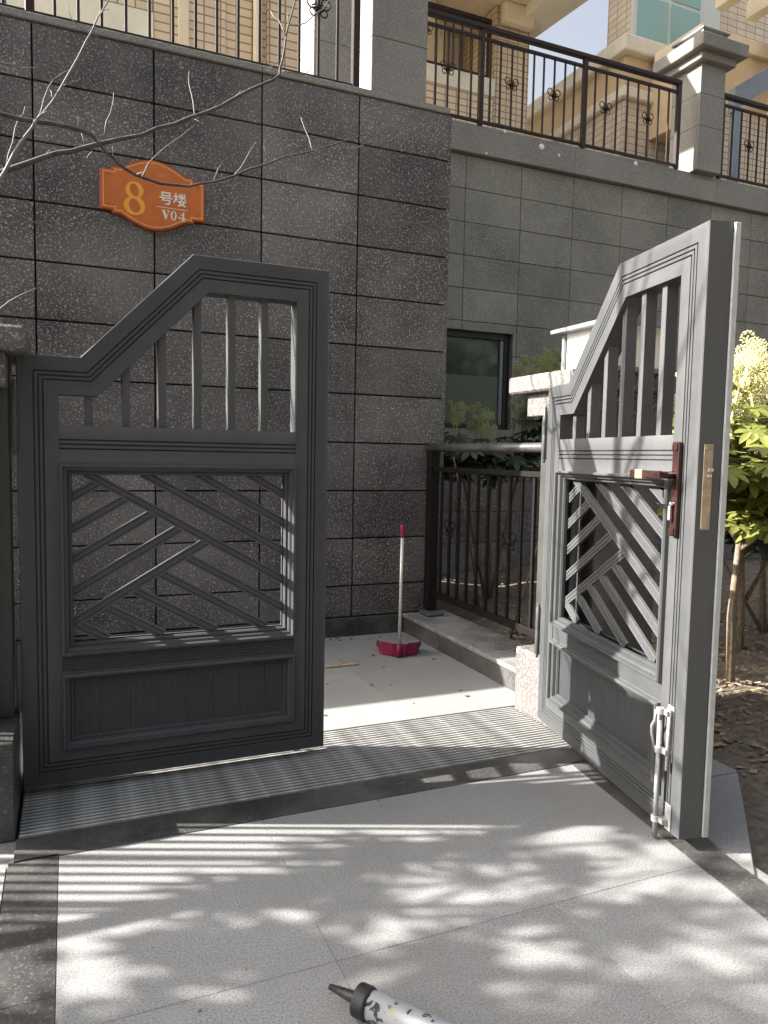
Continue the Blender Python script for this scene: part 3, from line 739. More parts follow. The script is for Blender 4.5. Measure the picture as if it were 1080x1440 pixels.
    for zst in (0.536, 0.641, 0.748, 0.852, 0.957):
        ue = (c1 + s30*0.199 - zst + 0.593*0.157) / (0.593 + s30)
        slat((0.154, zst-0.002), (ue-0.008, zst + 0.593*(ue-0.008-0.157)), fy0+0.001, fy1-0.001)
    # meeting strip along the free edge, outer side of the leaf
    bl(MB().box(GW+0.0005, GW+0.009, GT-0.002, GT+0.016, 0.004, GH-0.002), 'meeting_strip', 'strip_pale', bevel=0.0015)
    bl(MB().box(GW-0.03, GW+0.0002, GT+0.0005, GT+0.016, 0.004, GH-0.004), 'strip_flange', bevel=0.0015)
    # hinges
    for zc in (0.38, 1.215):
        hg = MB(); c_ = (-0.006, -0.008, zc)
        hg.lathe([(0.003, -0.118), (0.007, -0.112), (0.005, -0.106), (0.0095, -0.100), (0.0095, -0.002), (0.0088, 0.0), (0.0095, 0.002), (0.0095, 0.100), (0.005, 0.106), (0.007, 0.112), (0.003, 0.118)], c_, (0, 0, 1), 12)
        bl(hg, 'hinge', 'gate_paint', smooth=True)
    return t
lg = make_gate('closed charcoal metal gate leaf with raked top, bars and chevron lattice')
lg.location = (-0.148, 2.6141, 0.035)
def copy_tree(o, parent=None):
    c = o.copy(); link(c); c.parent = parent
    if parent is not None: c.matrix_parent_inverse = o.matrix_parent_inverse.copy()
    for ch in list(o.children): copy_tree(ch, c)
    return c
rg = copy_tree(lg); rg['label'] = 'open charcoal metal gate leaf with copper handle, sunlit on its inner side'
lg['group'] = rg['group'] = 'pair of gate leaves'
RANG = -1.7726
rg.location = (1.8502, 2.5971, 0.035); rg.rotation_euler = (0, 0, RANG)
# hardware on the open leaf (local: x along the leaf, -y out of the visible face)
def rb(m_, name, mat, parent=None, **k):
    o = m_.build(name, mat, parent or rg, local=True, **k); return o
pl = rb(MB().box(0.935, 0.966, -0.016, -0.0004, 0.893, 1.172), 'handle_plate', 'copper', bevel=0.003)
rb(MB().box(0.938, 0.963, -0.021, -0.0162, 1.146, 1.168), 'plate_end', 'copper', pl, bevel=0.003)
rb(MB().box(0.938, 0.963, -0.021, -0.0162, 0.897, 0.919), 'plate_end', 'copper', pl, bevel=0.003)
rb(MB().lathe([(0.011, 0), (0.011, 0.045), (0.009, 0.05)], (0.950, -0.016, 1.074), (0, -1, 0), 14), 'lever_neck', 'copper', pl, smooth=True)
rb(MB().box(0.800, 0.962, -0.074, -0.060, 1.062, 1.086).box(0.80, 0.832, -0.0755, -0.0585, 1.0605, 1.0875), 'lever', 'copper', bevel=0.003, label='copper lever handle')
rb(MB().box(0.832, 0.872, -0.0765, -0.0575, 1.0595, 1.0885), 'lever_collar', 'brass', bevel=0.002)
rb(MB().lathe([(0.008, 0), (0.008, 0.012)], (0.951, -0.016, 0.988), (0, -1, 0), 12), 'key_cylinder', 'chrome', pl, smooth=True)
rb(MB().tube([(0.951, -0.026, 0.988), (0.93, -0.030, 0.984), (0.898, -0.030, 0.985), (0.884, -0.028, 0.986)], 0.0035, 6), 'key', 'chrome', pl)
rb(MB().box(0.946, 0.957, -0.03, -0.026, 0.94, 0.982), 'key', 'zinc', pl, bevel=0.002)
lk = rb(MB().box(GW+0.0003, GW+0.0032, 0.018, 0.048, 0.921, 1.165), 'lock_plate', 'brass', bevel=0.001)
rb(MB().box(GW+0.0033, GW+0.016, 0.026, 0.044, 1.086, 1.097), 'latch_bolt', 'chrome', lk, bevel=0.002)
rb(MB().box(GW+0.0033, GW+0.012, 0.028, 0.042, 1.070, 1.080), 'dead_bolt', 'chrome', lk, bevel=0.002)
for z in (0.93, 1.153):
    for y in (0.026, 0.040):
        rb(MB().lathe([(0.0035, 0), (0.0035, 0.001), (0.002, 0.0018)], (GW+0.0032, y, z), (1, 0, 0), 8), 'screw', 'zinc', lk)
db = rb(MB().box(0.958, 0.990, -0.004, -0.0004, 0.215, 0.385), 'drop_bolt', 'zinc', bevel=0.001, label='zinc drop bolt with cranked handle')
rb(MB().tube([(0.955, -0.026, -0.028), (0.955, -0.026, 0.335)], 0.0075, 10), 'rod', 'zinc', db, smooth=True)
rb(MB().tube([(0.982, -0.013, 0.19), (0.982, -0.013, 0.375)], 0.0062, 8), 'side_rod', 'zinc', db, smooth=True)
for z in (0.03, 0.245, 0.365):
    rb(MB().lathe([(0.0125, -0.010), (0.0135, -0.008), (0.0135, 0.008), (0.0125, 0.010)], (0.955, -0.026, z), (0, 0, 1), 12).box(0.955, 0.986, -0.024, -0.0006, z-0.008, z+0.008), 'guide', 'zinc', db, bevel=0.0012)
rb(MB().box(0.968, 0.998, -0.0042, -0.0005, 0.005, 0.085), 'lower_plate', 'zinc', db, bevel=0.001)
rb(MB().tube([(0.945, -0.034, 0.245), (0.930, -0.036, 0.285), (0.929, -0.036, 0.31), (0.945, -0.036, 0.335), (0.945, -0.034, 0.365)], 0.0045, 8), 'crank_handle', 'zinc', db, smooth=True)
rb(MB().box(0.925, 0.936, -0.018, -0.0006, 0.095, 0.36), 'cover_strip', 'zinc', db, bevel=0.002)
# drop rod peeping out below the closed leaf
MB().tube([(0.941, GT+0.006, -0.033), (0.941, GT+0.006, 0.30)], 0.006, 8).build('drop_rod', 'zinc', lg, smooth=True, local=True)

# ------------------------------------------------------------------ gate pillars
def pillar(label, s, xin_, wd=0.48):
    """s=+1: pillar on the right, extends towards +x from its inner face xin_"""
    t = thing('gate_pillar', label, 'pillar', (xin_ + s*0.24, 2.62, 0))
    def bxp(a, c_, y0, y1, z0, z1, name, mat, bev=0.004):
        x0, x1 = sorted((xin_ + s*a, xin_ + s*c_))
        return MB().box(x0, x1, y0, y1, z0, z1).build(name, mat, t, bevel=bev)
    bxp(0.0, wd, 2.372, 2.84, -0.05, 0.285, 'plinth', 'pillar_granite' if s > 0 else 'black_granite')
    bxp(0.012, 0.105, 2.605 if s > 0 else 2.600, 2.715, 0.285, 1.335, 'steel_post', 'steel_post', 0.003)
    bxp(0.107, wd-0.04, 2.45 if s > 0 else 2.51, 2.80, 0.285, 1.335, 'shaft', 'black_granite')
    bxp(0.0 if s > 0 else 0.012, wd-0.01, 2.49, 2.815, 1.335, 1.437, 'cap_course', 'pillar_granite')
    bxp(-0.045, wd+0.035, 2.445, 2.905, 1.4375, 1.512, 'cap_slab', 'pillar_granite', 0.008)
    return t
pillar('speckled granite gate pillar carrying the white box lamp behind the open leaf', 1, 1.893)
pillar('slim gate pillar with dark plinth and steel hinge post beside the closed leaf', -1, -0.158, 0.185)
def lamp(x, y, label):
    t = thing('pillar_lamp', label, 'lamp', (x, y, 1.512))
    a = 0.155
    MB().box(x-a-0.01, x+a+0.01, y-a-0.01, y+a+0.01, 1.512, 1.532).build('base', 'grey_metal', t, bevel=0.003)
    MB().box(x-a+0.006, x+a-0.006, y-a+0.006, y+a-0.006, 1.532, 1.70).build('diffuser', 'lamp_white', t)
    for sx in (-1, 1):
        for sy in (-1, 1):
            MB().box(x+sx*a-0.008, x+sx*a+0.008, y+sy*a-0.008, y+sy*a+0.008, 1.532, 1.70).build('corner_bar', 'grey_metal', t)
    m_ = MB(); o_ = a+0.045
    m_.add([(x-o_,y-o_,1.70),(x+o_,y-o_,1.70),(x+o_,y+o_,1.70),(x-o_,y+o_,1.70),(x-o_,y-o_,1.716),(x+o_,y-o_,1.716),(x+o_,y+o_,1.716),(x-o_,y+o_,1.716),(x-0.05,y-0.05,1.748),(x+0.05,y-0.05,1.748),(x+0.05,y+0.05,1.748),(x-0.05,y+0.05,1.748)],
           [(3,2,1,0),(0,1,5,4),(1,2,6,5),(2,3,7,6),(3,0,4,7),(4,5,9,8),(5,6,10,9),(6,7,11,10),(7,4,8,11),(8,9,10,11)])
    m_.build('roof', 'grey_metal', t)
lamp(2.175, 2.575, 'white box lamp with grey hipped lid on the sunlit gate pillar')

# ------------------------------------------------------------------ side kerb and its railing
kb = thing('granite_kerb', 'low dark granite kerb with dusty top running from the dark wall to the lamp pillar', 'kerb', (2.1, 3.5, 0))
for a, c_ in ((2.845, 3.33), (3.33, 3.83), (3.83, 4.335)):
    MB().box(2.012, 2.30, a+0.001, c_-0.001, -0.03, 0.098).build('kerb_stone', 'black_granite', kb, bevel=0.003)
    MB().box(2.004, 2.31, a+0.001, c_-0.001, 0.0985, 0.124).build('top_stone', 'kerb_top', kb, bevel=0.003)
sr = thing('side_railing', 'black iron garden railing with round top rail on the low granite kerb', 'railing', (2.2, 3.5, 0.124))
XR = 2.17
MB().tube([(XR, 2.86, 1.205), (XR, 4.40, 1.205)], 0.026, 12).build('handrail', 'black_granite', sr, smooth=True)
MB().box(XR-0.018, XR+0.018, 2.86, 4.32, 1.055, 1.085).build('upper_rail', 'iron', sr, bevel=0.003)
MB().box(XR-0.016, XR+0.016, 2.86, 4.30, 0.245, 0.285).build('lower_rail', 'iron', sr, bevel=0.003)
MB().box(XR-0.035, XR+0.03, 4.235, 4.30, 0.15, 1.18).build('post', 'iron', sr, bevel=0.003)
MB().prism([(XR-0.07, 4.16), (XR+0.05, 4.16), (XR+0.05, 4.30), (XR-0.07, 4.30)], 0.124, 0.15).build('post_foot', 'black_granite', sr, bevel=0.008)
MB().box(XR-0.02, XR+0.02, 2.87, 2.91, 0.124, 1.18).build('post', 'iron', sr, bevel=0.003)
for i in range(11):
    y = 3.02 + 0.112*i
    MB().box(XR-0.0085, XR+0.0085, y-0.0085, y+0.0085, 0.285, 1.055).build('baluster', 'iron', sr, bevel=0.0015)
for y in (3.02+0.112*9, 3.02+0.112*3):
    ornament(sr, (XR, y, 0.70), (0, 1, 0), 0.034)

# ------------------------------------------------------------------ dustpan, scraps, caulking gun
dp = thing('dustpan', 'crimson plastic dustpan with upright pale pole on the yard floor', 'dustpan', (1.745, 3.83, 0.001))
cx, cy = 1.745, 3.815
ax_ = Vector((0.918, -0.394, 0)); fy_ = Vector((0.394, 0.918, 0))          # width and depth axes
def pw(u, v, z): q = Vector((cx, cy, 0)) + ax_*u + fy_*v; return (q.x, q.y, z)
outline = [(-0.128, 0.13), (-0.125, 0.04), (-0.105, 0.0), (-0.05, -0.022), (-0.042, -0.045), (0.042, -0.045), (0.05, -0.022), (0.105, 0.0), (0.125, 0.04), (0.128, 0.13)]
m_ = MB(); k = len(outline)
for sc_, z in ((0.88, 0.004), (1.0, 0.078), (1.03, 0.080), (1.03, 0.074), (0.985, 0.072), (0.86, 0.009)):
    m_.v += [pw(u*sc_, v*sc_ if v < 0.1 else v, z if v < 0.1 else min(z, 0.02)) for u, v in outline]
for i in range(5):
    for j in range(k-1): m_.f.append((i*k+j, i*k+j+1, (i+1)*k+j+1, (i+1)*k+j))
m_.f.append(tuple(range(k))); m_.f.append(tuple(range(5*k, 6*k)))
m_.build('pan', 'crimson_plastic', dp)
MB().tube([pw(0, -0.052, 0.004), pw(0, -0.050, 0.085)], [0.016, 0.014], 12).build('socket', 'crimson_plastic', dp, smooth=True)
m_ = MB(); m_.tube([pw(0, -0.050, 0.05), pw(0.004, -0.046, 0.70)], 0.0095, 12); m_.build('pole', 'pole_metal', dp, smooth=True)
MB().tube([pw(0.004, -0.046, 0.69), pw(0.004, -0.046, 0.70), pw(0.0045, -0.046, 0.74), pw(0.0045, -0.046, 0.76), pw(0.0045, -0.046, 0.765)], [0.010, 0.0135, 0.012, 0.0145, 0.008], 12).build('grip', 'crimson_plastic', dp, smooth=True)
tag(MB().obox((1.355, 3.71, 0.006), (0.98, 0.03, 0), (-0.03, 0.98, 0), (0, 0, 1), 0.098, 0.010, 0.005).build('wood_strip', 'wood_scrap', bevel=0.002), 'thin splintered wood strip lying on the yard floor', 'wood')
deb = MB()
for i in range(44):
    x, y = random.uniform(1.0, 1.95), random.uniform(3.35, 4.30) if random.random() < .8 else random.uniform(3.0, 3.4); r_ = random.uniform(0.002, 0.007)
    if random.random() < 0.5: y = 4.30 - abs(random.gauss(0, 0.05))
    deb.obox((x, y, r_*0.5), (1, random.random(), 0), (-random.random(), 1, 0.1), (0, 0, 1), r_*random.uniform(.7, 1.6), r_, r_*0.5)
for i in range(12):
    x, y = random.uniform(0.0, 1.65), random.uniform(1.0, 2.3); r_ = random.uniform(0.001, 0.0028)
    deb.obox((x, y, r_*0.5), (1, random.random(), 0), (-random.random(), 1, 0.1), (0, 0, 1), r_*random.uniform(.7, 1.6), r_, r_*0.5)
o = deb.build('debris', 'pebble'); o['kind'] = 'stuff'; tag(o, 'scattered grit and crumbs of mortar on the stone paving', 'debris')

cg = thing('caulking_gun', 'used caulking gun with black nozzle and paint-flecked silver barrel on paving', 'caulking gun', (0.541, 1.33, 0))
pd = Vector((0.05, -0.066, 0)).normalized(); og = Vector((0.541, 1.330, 0.0328))
MB().lathe([(0.0315, -0.010), (0.0325, -0.007), (0.0325, 0.017), (0.030, 0.022)], og, pd, 28).build('end_cap', 'black_plastic', cg, smooth=False, bevel=0.001)
MB().lathe([(0.004, -0.080), (0.0058, -0.079), (0.012, -0.022), (0.015, -0.016), (0.016, -0.010)], og, pd, 20).build('nozzle', 'black_plastic', cg, smooth=True)
MB().lathe([(0.0278, 0.022), (0.0278, 0.36)], og, pd, 36).build('barrel', 'barrel', cg, smooth=True)
MB().lathe([(0.035, 0.36), (0.035, 0.385), (0.02, 0.39)], og, pd, 28).build('rear_cap', 'black_plastic', cg)
hp = og + pd*0.40
MB().tube([hp + pd*-0.02, hp + pd*0.30], 0.004, 8).build('push_rod', 'zinc', cg)
sd_ = Vector((-pd.y, pd.x, 0))
MB().obox(hp + pd*0.02 - Vector((0, 0, 0.018)), pd, sd_, (0, 0, 1), 0.02, 0.012, 0.016).build('grip', 'black_plastic', cg, bevel=0.004)
MB().obox(hp + pd*0.03 + sd_*0.06 - Vector((0, 0, 0.02)), sd_, pd, (0, 0, 1), 0.06, 0.012, 0.010).build('trigger', 'zinc', cg, bevel=0.003)
tag(MB().obox((2.62, 1.83, 0.002), (0.9, 0.4, 0.05), (-0.4, 0.9, 0.1), (0, -0.1, 1), 0.10, 0.07, 0.004).build('cardboard_scrap', 'cardboard', bevel=0.001), 'torn piece of brown cardboard lying on the bare soil', 'cardboard')

# ------------------------------------------------------------------ fatsia shrubs
def leaf_mesh(seed, mat):
    rnd = random.Random(seed); m_ = MB(); nl = 8
    m_.v.append((0, 0, 0)); 
    ring_ = []
    for i in range(nl):
        an = -PI*0.80 + 1.60*PI*i/(nl-1) + rnd.uniform(-0.06, 0.06)
        L = (1.0 - 0.34*abs(i-(nl-1)/2)/((nl-1)/2)) * rnd.uniform(0.9, 1.08)
        hw = 0.185*L; d = Vector((math.sin(an), math.cos(an), 0)); s_ = Vector((d.y, -d.x, 0))
        droop = rnd.uniform(0.12, 0.30)
        def pt(r, q): return tuple(d*r + s_*q + Vector((0, 0, 0.05*r - droop*r*r - abs(q)*-0.25)))
        k = len(m_.v)
        m_.v += [pt(0.30*L, -hw*0.62), pt(0.60*L, -hw), pt(0.82*L, -hw*0.62), pt(L, 0), pt(0.82*L, hw*0.62), pt(0.60*L, hw), pt(0.30*L, hw*0.62), pt(0.33*L, 0), pt(0.65*L, 0)]
        m_.f += [(0, k, k+7), (0, k+7, k+6), (k, k+1, k+8, k+7), (k+7, k+8, k+5, k+6), (k+1, k+2, k+3, k+8), (k+8, k+3, k+4, k+5)]
        ring_.append((k, k+6))
    for i in range(nl-1): m_.f.append((0, ring_[i][1], ring_[i+1][0]))
    m_.tube([(0, 0, 0), (0, -0.5, -0.12), (0, -1.1, -0.45)], [0.016, 0.018, 0.022], 4, False)
    return m_.mesh('leaf', mat, smooth=True)
LEAF = {'leaf_sunlit': [leaf_mesh(s, 'leaf_sunlit') for s in range(4)], 'leaf_shaded': [leaf_mesh(s+9, 'leaf_shaded') for s in range(4)]}
def umbel_mesh(seed, mat):
    rnd = random.Random(seed); m_ = MB()
    for b_ in range(11):
        c = Vector((rnd.gauss(0, 0.045), rnd.gauss(0, 0.045), 0.02 + 0.17*b_/11)); R_ = rnd.uniform(0.020, 0.029)
        m_.tube([(0, 0, 0.0), tuple(c*0.6), tuple(c)], 0.003, 4, False)
        for q in range(34):
            z = 1 - 2*(q+0.5)/34; r_ = math.sqrt(1-z*z); an = q*2.39996
            p_ = c + Vector((r_*math.cos(an), r_*math.sin(an), z))*R_*rnd.uniform(0.88, 1.1); e = 0.0052
            m_.add([p_+Vector((e,0,0)), p_+Vector((0,e,0)), p_+Vector((-e,0,0)), p_+Vector((0,-e,0)), p_+Vector((0,0,e)), p_+Vector((0,0,-e))],
                   [(0,1,4),(1,2,4),(2,3,4),(3,0,4),(1,0,5),(2,1,5),(3,2,5),(0,3,5)])
    m_.tube([(0, 0, -0.16), (0, 0, 0.02)], 0.006, 5, False)
    return m_.mesh('flower_cluster', mat)
UMB = {'flower': [umbel_mesh(s, 'flower') for s in range(3)], 'flower_shade': [umbel_mesh(s+5, 'flower_shade') for s in range(3)]}
def fatsia(label, base, stems, nleaf, leafmat_, nfl, flmat, rad, size=0.15, seed=1, group='fatsia shrubs'):
    """stems: list of polylines (world); leaves are spread round the stem tops"""
    rnd = random.Random(seed)
    t = thing('fatsia_shrub', label, 'shrub', base, 0, group)
    tops = []
    for sp in stems:
        r_ = [(0.024 if sp is stems[0] else 0.014)*(1-0.6*i/(len(sp)-1)) for i in range(len(sp))]
        MB().tube(sp, r_, 8).build('stem', 'bark', t, smooth=True)
        tops.append((Vector(sp[-1]), Vector(sp[-2])))
    for i in range(nleaf):
        tp, pv = tops[i % len(tops)]
        k = rnd.random()
        c = tp.lerp(pv, k*0.75)
        th = rnd.uniform(0, 2*PI); el = rnd.uniform(-0.25, 0.95) * (1-0.35*k)
        rr = rad * rnd.uniform(0.35, 1.0)
        p_ = c + Vector((math.cos(th)*math.cos(el), math.sin(th)*math.cos(el), 0.62*math.sin(el))) * rr
        if p_.y > D2-0.12: p_.y = D2-0.12-rnd.random()*0.2
        if p_.z < 0.12: p_.z = 0.12 + rnd.random()*0.2
        s_ = size * rnd.uniform(0.7, 1.15)
        inst('leaf', rnd.choice(LEAF[leafmat_]), t, p_, (rnd.uniform(-0.75, 0.05), rnd.uniform(-0.35, 0.35), th - PI/2 + rnd.uniform(-0.5, 0.5)), (s_, s_, s_))
    for i in range(nfl):
        tp, pv = sorted(tops, key=lambda q: -q[0].z)[i % min(2, len(tops))] if len(tops) > 3 else tops[i % len(tops)]
        th = rnd.uniform(0, 2*PI); rr = rad*0.75*math.sqrt(rnd.random())
        p_ = tp + Vector((math.cos(th)*rr, math.sin(th)*rr, rad*0.34 + rnd.uniform(-0.05, 0.14)))
        if p_.y > D2-0.1: p_.y = D2-0.1
        s_ = rnd.uniform(0.8, 1.25)
        inst('flower_cluster', rnd.choice(UMB[flmat]), t, p_, (rnd.uniform(-0.3, 0.3), rnd.uniform(-0.3, 0.3), rnd.uniform(0, 6)), (s_, s_, s_))
    return t
fatsia('tall sunlit fatsia with bare trunk and creamy flower heads beside open gate', (3.157, 2.742, 0), [
    [(3.157, 2.742, -0.05), (3.15, 2.76, 0.35), (3.17, 2.75, 0.75), (3.18, 2.78, 1.10), (3.22, 2.82, 1.36)],
    [(3.17, 2.75, 0.72), (3.30, 2.66, 0.90), (3.36, 2.60, 1.08)],
    [(3.16, 2.75, 0.74), (3.10, 2.95, 1.05), (3.12, 3.05, 1.34)],
    [(3.17, 2.75, 0.70), (3.22, 2.66, 0.80), (3.24, 2.58, 0.88)],
    [(3.17, 2.75, 0.72), (3.20, 2.80, 0.82), (3.26, 2.84, 0.94)],
    [(3.17, 2.75, 0.75), (3.10, 2.64, 0.98), (3.10, 2.56, 1.16)]], 300, 'leaf_sunlit', 18, 'flower', 0.30, 0.125, 3)
fatsia('bushy fatsia with creamy flower heads growing behind the trunked fatsia', (4.3, 3.5, 0), [
    [(4.3, 3.5, -0.05), (4.25, 3.5, 0.6), (4.22, 3.5, 1.45)], [(4.3, 3.5, 0), (4.6, 3.4, 0.5), (4.8, 3.3, 1.2)], [(4.3, 3.5, 0), (4.0, 3.6, 0.5), (3.95, 3.65, 1.3)]], 190, 'leaf_sunlit', 22, 'flower', 0.45, 0.17, 4)
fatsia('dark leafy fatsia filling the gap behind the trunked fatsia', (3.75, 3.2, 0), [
    [(3.75, 3.2, -0.05), (3.72, 3.2, 0.5), (3.70, 3.22, 1.10)], [(3.75, 3.2, 0.3), (3.9, 3.15, 0.6), (3.98, 3.1, 0.95)]], 150, 'leaf_shaded', 3, 'flower', 0.36, 0.16, 8)
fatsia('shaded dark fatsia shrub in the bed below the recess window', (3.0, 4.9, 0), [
    [(3.0, 4.9, -0.05), (2.95, 4.85, 0.95), (2.85, 4.8, 1.20)], [(3.0, 4.9, 0), (3.25, 4.95, 0.95), (3.35, 5.0, 1.22)], [(2.98, 4.9, 0), (2.70, 4.8, 0.95), (2.62, 4.75, 1.18)]], 130, 'leaf_shaded', 8, 'flower_shade', 0.32, 0.14, 5)
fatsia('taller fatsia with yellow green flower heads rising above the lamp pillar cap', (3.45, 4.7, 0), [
    [(3.45, 4.7, -0.05), (3.42, 4.7, 1.1), (3.36, 4.72, 1.62)], [(3.45, 4.7, 0), (3.52, 4.7, 1.1), (3.54, 4.75, 1.66)]], 80, 'leaf_shaded', 16, 'flower_shade', 0.24, 0.13, 6)
# thin leaning stems in the bed behind the railing
for i, (a, c_) in enumerate((((2.75, 4.6, 0.0), (2.32, 4.28, 1.15)), ((2.55, 3.9, 0.0), (2.42, 3.25, 1.25)))):
    tag(MB().tube([a, ((a[0]+c_[0])/2+0.02, (a[1]+c_[1])/2, (a[2]+c_[2])/2), c_], [0.008, 0.007, 0.004], 6).build('leaning_stem', 'bark', smooth=True),
        ('thin bare stem leaning against the railing near the wall', 'thin bare stem leaning towards the lit end of the railing')[i], 'stem')

# leaf litter
lit = MB(); rnd = random.Random(5)
for i in range(6500):
    x = rnd.uniform(2.34, 6.0); y = rnd.uniform(1.4, 5.9) if rnd.random() < .5 else rnd.uniform(1.6, 4.0)
    if x < 2.34 + max(0, (1.95-y))*-1: continue
    z = gz(x, y) + 0.008; r_ = rnd.uniform(0.008, 0.026); an = rnd.uniform(0, 6.3); d = Vector((math.cos(an), math.sin(an), rnd.uniform(-0.35, 0.35)))*r_; s_ = Vector((-math.sin(an), math.cos(an), rnd.uniform(-0.35, 0.35)))*r_*0.5
    c = Vector((x, y, z + 0.006))
    lit.add([c-d, c+s_, c+d, c-s_], [(0, 1, 2, 3)])
o = lit.build('leaf_litter', 'litter'); o['kind'] = 'stuff'; tag(o, 'dry brown leaf litter strewn over the planting bed', 'leaf litter')
peb = MB()
for i in range(1500):
    x = rnd.uniform(2.30, 4.6); y = rnd.uniform(0.8, 4.2)
    z = gz(x, y); r_ = rnd.uniform(0.003, 0.011)
    peb.obox((x, y, z+r_*0.3), (1, rnd.random(), 0.2), (-rnd.random(), 1, 0.1), (0, 0.1, 1), r_*rnd.uniform(.7, 1.5), r_, r_*0.6)
o = peb.build('gravel', 'pebble'); o['kind'] = 'stuff'; tag(o, 'small stones and clods lying on the soil', 'gravel')

# ------------------------------------------------------------------ bare tree in the bed on the left
BR = {
'A':[(-0.311,3.15,2.118),(-0.219,3.158,2.166),(-0.074,3.166,2.247),(0.025,3.174,2.29),(0.128,3.182,2.34),(0.287,3.19,2.404),(0.412,3.198,2.472),(0.541,3.206,2.547),(0.66,3.214,2.631),(0.783,3.222,2.717),(0.856,3.23,2.773),(0.87,3.238,2.839),(0.887,3.246,2.949),(0.913,3.254,3.047),(0.946,3.262,3.163)],
'B':[(-0.306,3.15,2.376),(-0.215,3.157,2.376),(-0.097,3.164,2.374),(0.014,3.171,2.379),(0.089,3.178,2.369),(0.115,3.185,2.35),(0.149,3.192,2.315),(0.194,3.199,2.282),(0.261,3.206,2.252),(0.357,3.214,2.236),(0.472,3.221,2.245),(0.575,3.228,2.281),(0.726,3.235,2.36),(0.884,3.242,2.442),(1.015,3.249,2.492),(1.15,3.256,2.555),(1.273,3.263,2.617)],
'C':[(-0.231,3.0,2.051),(-0.164,3.05,2.208),(-0.107,3.1,2.324),(-0.067,3.15,2.407),(-0.01,3.2,2.525),(0.056,3.25,2.68),(0.11,3.3,2.818),(0.167,3.35,2.958),(0.197,3.4,3.062)],
'D':[(-0.202,3.2,2.19),(-0.178,3.23,2.309),(-0.156,3.26,2.416),(-0.137,3.29,2.471)],
'E':[(-0.093,3.2,2.396),(-0.068,3.23,2.487),(-0.035,3.26,2.58),(0.043,3.29,2.655)],
'F':[(0.003,3.2,2.54),(0.059,3.23,2.586)],
'G':[(0.147,3.2,2.383),(0.17,3.23,2.48),(0.186,3.26,2.577)],
'H':[(0.497,3.2,2.519),(0.493,3.23,2.584),(0.481,3.26,2.665),(0.485,3.29,2.736)],
'I':[(0.287,3.2,2.246),(0.31,3.23,2.306),(0.391,3.26,2.407),(0.511,3.29,2.526)],
'J':[(0.658,3.2,2.314),(0.71,3.23,2.394),(0.762,3.26,2.487)],
'K':[(1.0,3.2,2.471),(0.992,3.23,2.532),(0.961,3.26,2.629)],
'L':[(0.863,3.2,2.776),(0.973,3.23,2.798),(1.014,3.26,2.871)],
'M':[(0.883,3.2,2.969),(0.97,3.23,3.013),(1.06,3.26,3.11),(1.102,3.29,3.187)],
'N':[(0.874,3.2,2.924),(0.85,3.23,2.997),(0.821,3.26,3.043)],
'O':[(-0.294,3.2,2.067),(-0.226,3.23,2.066),(-0.155,3.26,2.045),(-0.068,3.29,2.024)],
'P':[(-0.302,3.2,1.656),(-0.233,3.23,1.68),(-0.16,3.26,1.747),(-0.105,3.29,1.786)],
'Q':[(-0.284,3.2,2.582),(-0.216,3.23,2.59),(-0.146,3.26,2.596),(-0.085,3.29,2.625)],
'R':[(0.133,3.32,2.805),(0.077,3.33,2.828),(0.032,3.33,2.859),(0.023,3.33,2.905)],
'S':[(0.077,3.2,2.33),(0.103,3.23,2.324),(0.083,3.26,2.306)],
'T':[(1.131,3.25,2.531),(1.199,3.25,2.532),(1.272,3.26,2.575)]}
bt = thing('bare_tree', 'leafless young tree reaching thin branches across the dark wall and sign', 'tree', (-1.05, 3.05, 0))
MB().tube([(-1.05, 3.05, -0.1), (-1.03, 3.05, 0.6), (-1.0, 3.06, 1.3), (-0.97, 3.06, 1.75), (-0.99, 3.08, 2.4), (-0.93, 3.1, 3.2), (-0.95, 3.1, 4.2)], [0.06, 0.05, 0.045, 0.04, 0.032, 0.022, 0.008], 10).build('trunk', 'bare_bark', bt, smooth=True)
def wob(pts, amp, rnd):
    out = []
    for i in range(len(pts)-1):
        a, c_ = Vector(pts[i]), Vector(pts[i+1]); out.append(a)
        out.append(a.lerp(c_, 0.5) + Vector((rnd.uniform(-amp, amp), rnd.uniform(-amp, amp), rnd.uniform(-amp, amp))))
    out.append(Vector(pts[-1])); return out
rnd = random.Random(3)
rootsA = {'A': [(-0.98, 3.06, 1.72), (-0.75, 3.10, 1.90), (-0.5, 3.13, 2.04)], 'B': [(-0.97, 3.07, 2.2), (-0.7, 3.1, 2.33), (-0.5, 3.13, 2.37)],
          'C': [(-0.98, 3.05, 1.60), (-0.6, 3.0, 1.72), (-0.36, 2.98, 1.86)], 'O': [(-0.74, 3.10, 1.905), (-0.5, 3.16, 2.04)], 'P': [(-0.99, 3.05, 1.42), (-0.6, 3.14, 1.58)], 'Q': [(-0.97, 3.08, 2.40), (-0.6, 3.15, 2.53)]}
for k, pts in BR.items():
    pts = rootsA.get(k, []) + pts
    r0 = {'A': 0.0115, 'B': 0.0095, 'C': 0.0072}.get(k, 0.0018)
    if k in 'OPQ': r0 = 0.007
    q = wob(pts, 0.006, rnd); n_ = len(q)
    rr = [r0*(1-0.86*(i/(n_-1))**(1.0)) + 0.0012 for i in range(n_)]
    MB().tube(q, rr, 7).build('branch' if k in 'ABCOPQ' else 'twig', 'bare_bark' if k in 'AB' else 'sunlit_twig_bark', bt, smooth=True)
    if k in 'ABC':
        for i in range(10, n_-2, 3):
            p_ = q[i]; d = Vector((rnd.uniform(-0.5, 1), rnd.uniform(-0.6, 0.6), rnd.uniform(-0.4, 1))).normalized()*rnd.uniform(0.03, 0.10)
            MB().tube([p_, p_+d*0.5+Vector((0, 0, 0.01)), p_+d], [0.0022, 0.0016, 0.001], 5).build('twig', 'sunlit_twig_bark', bt, smooth=True)
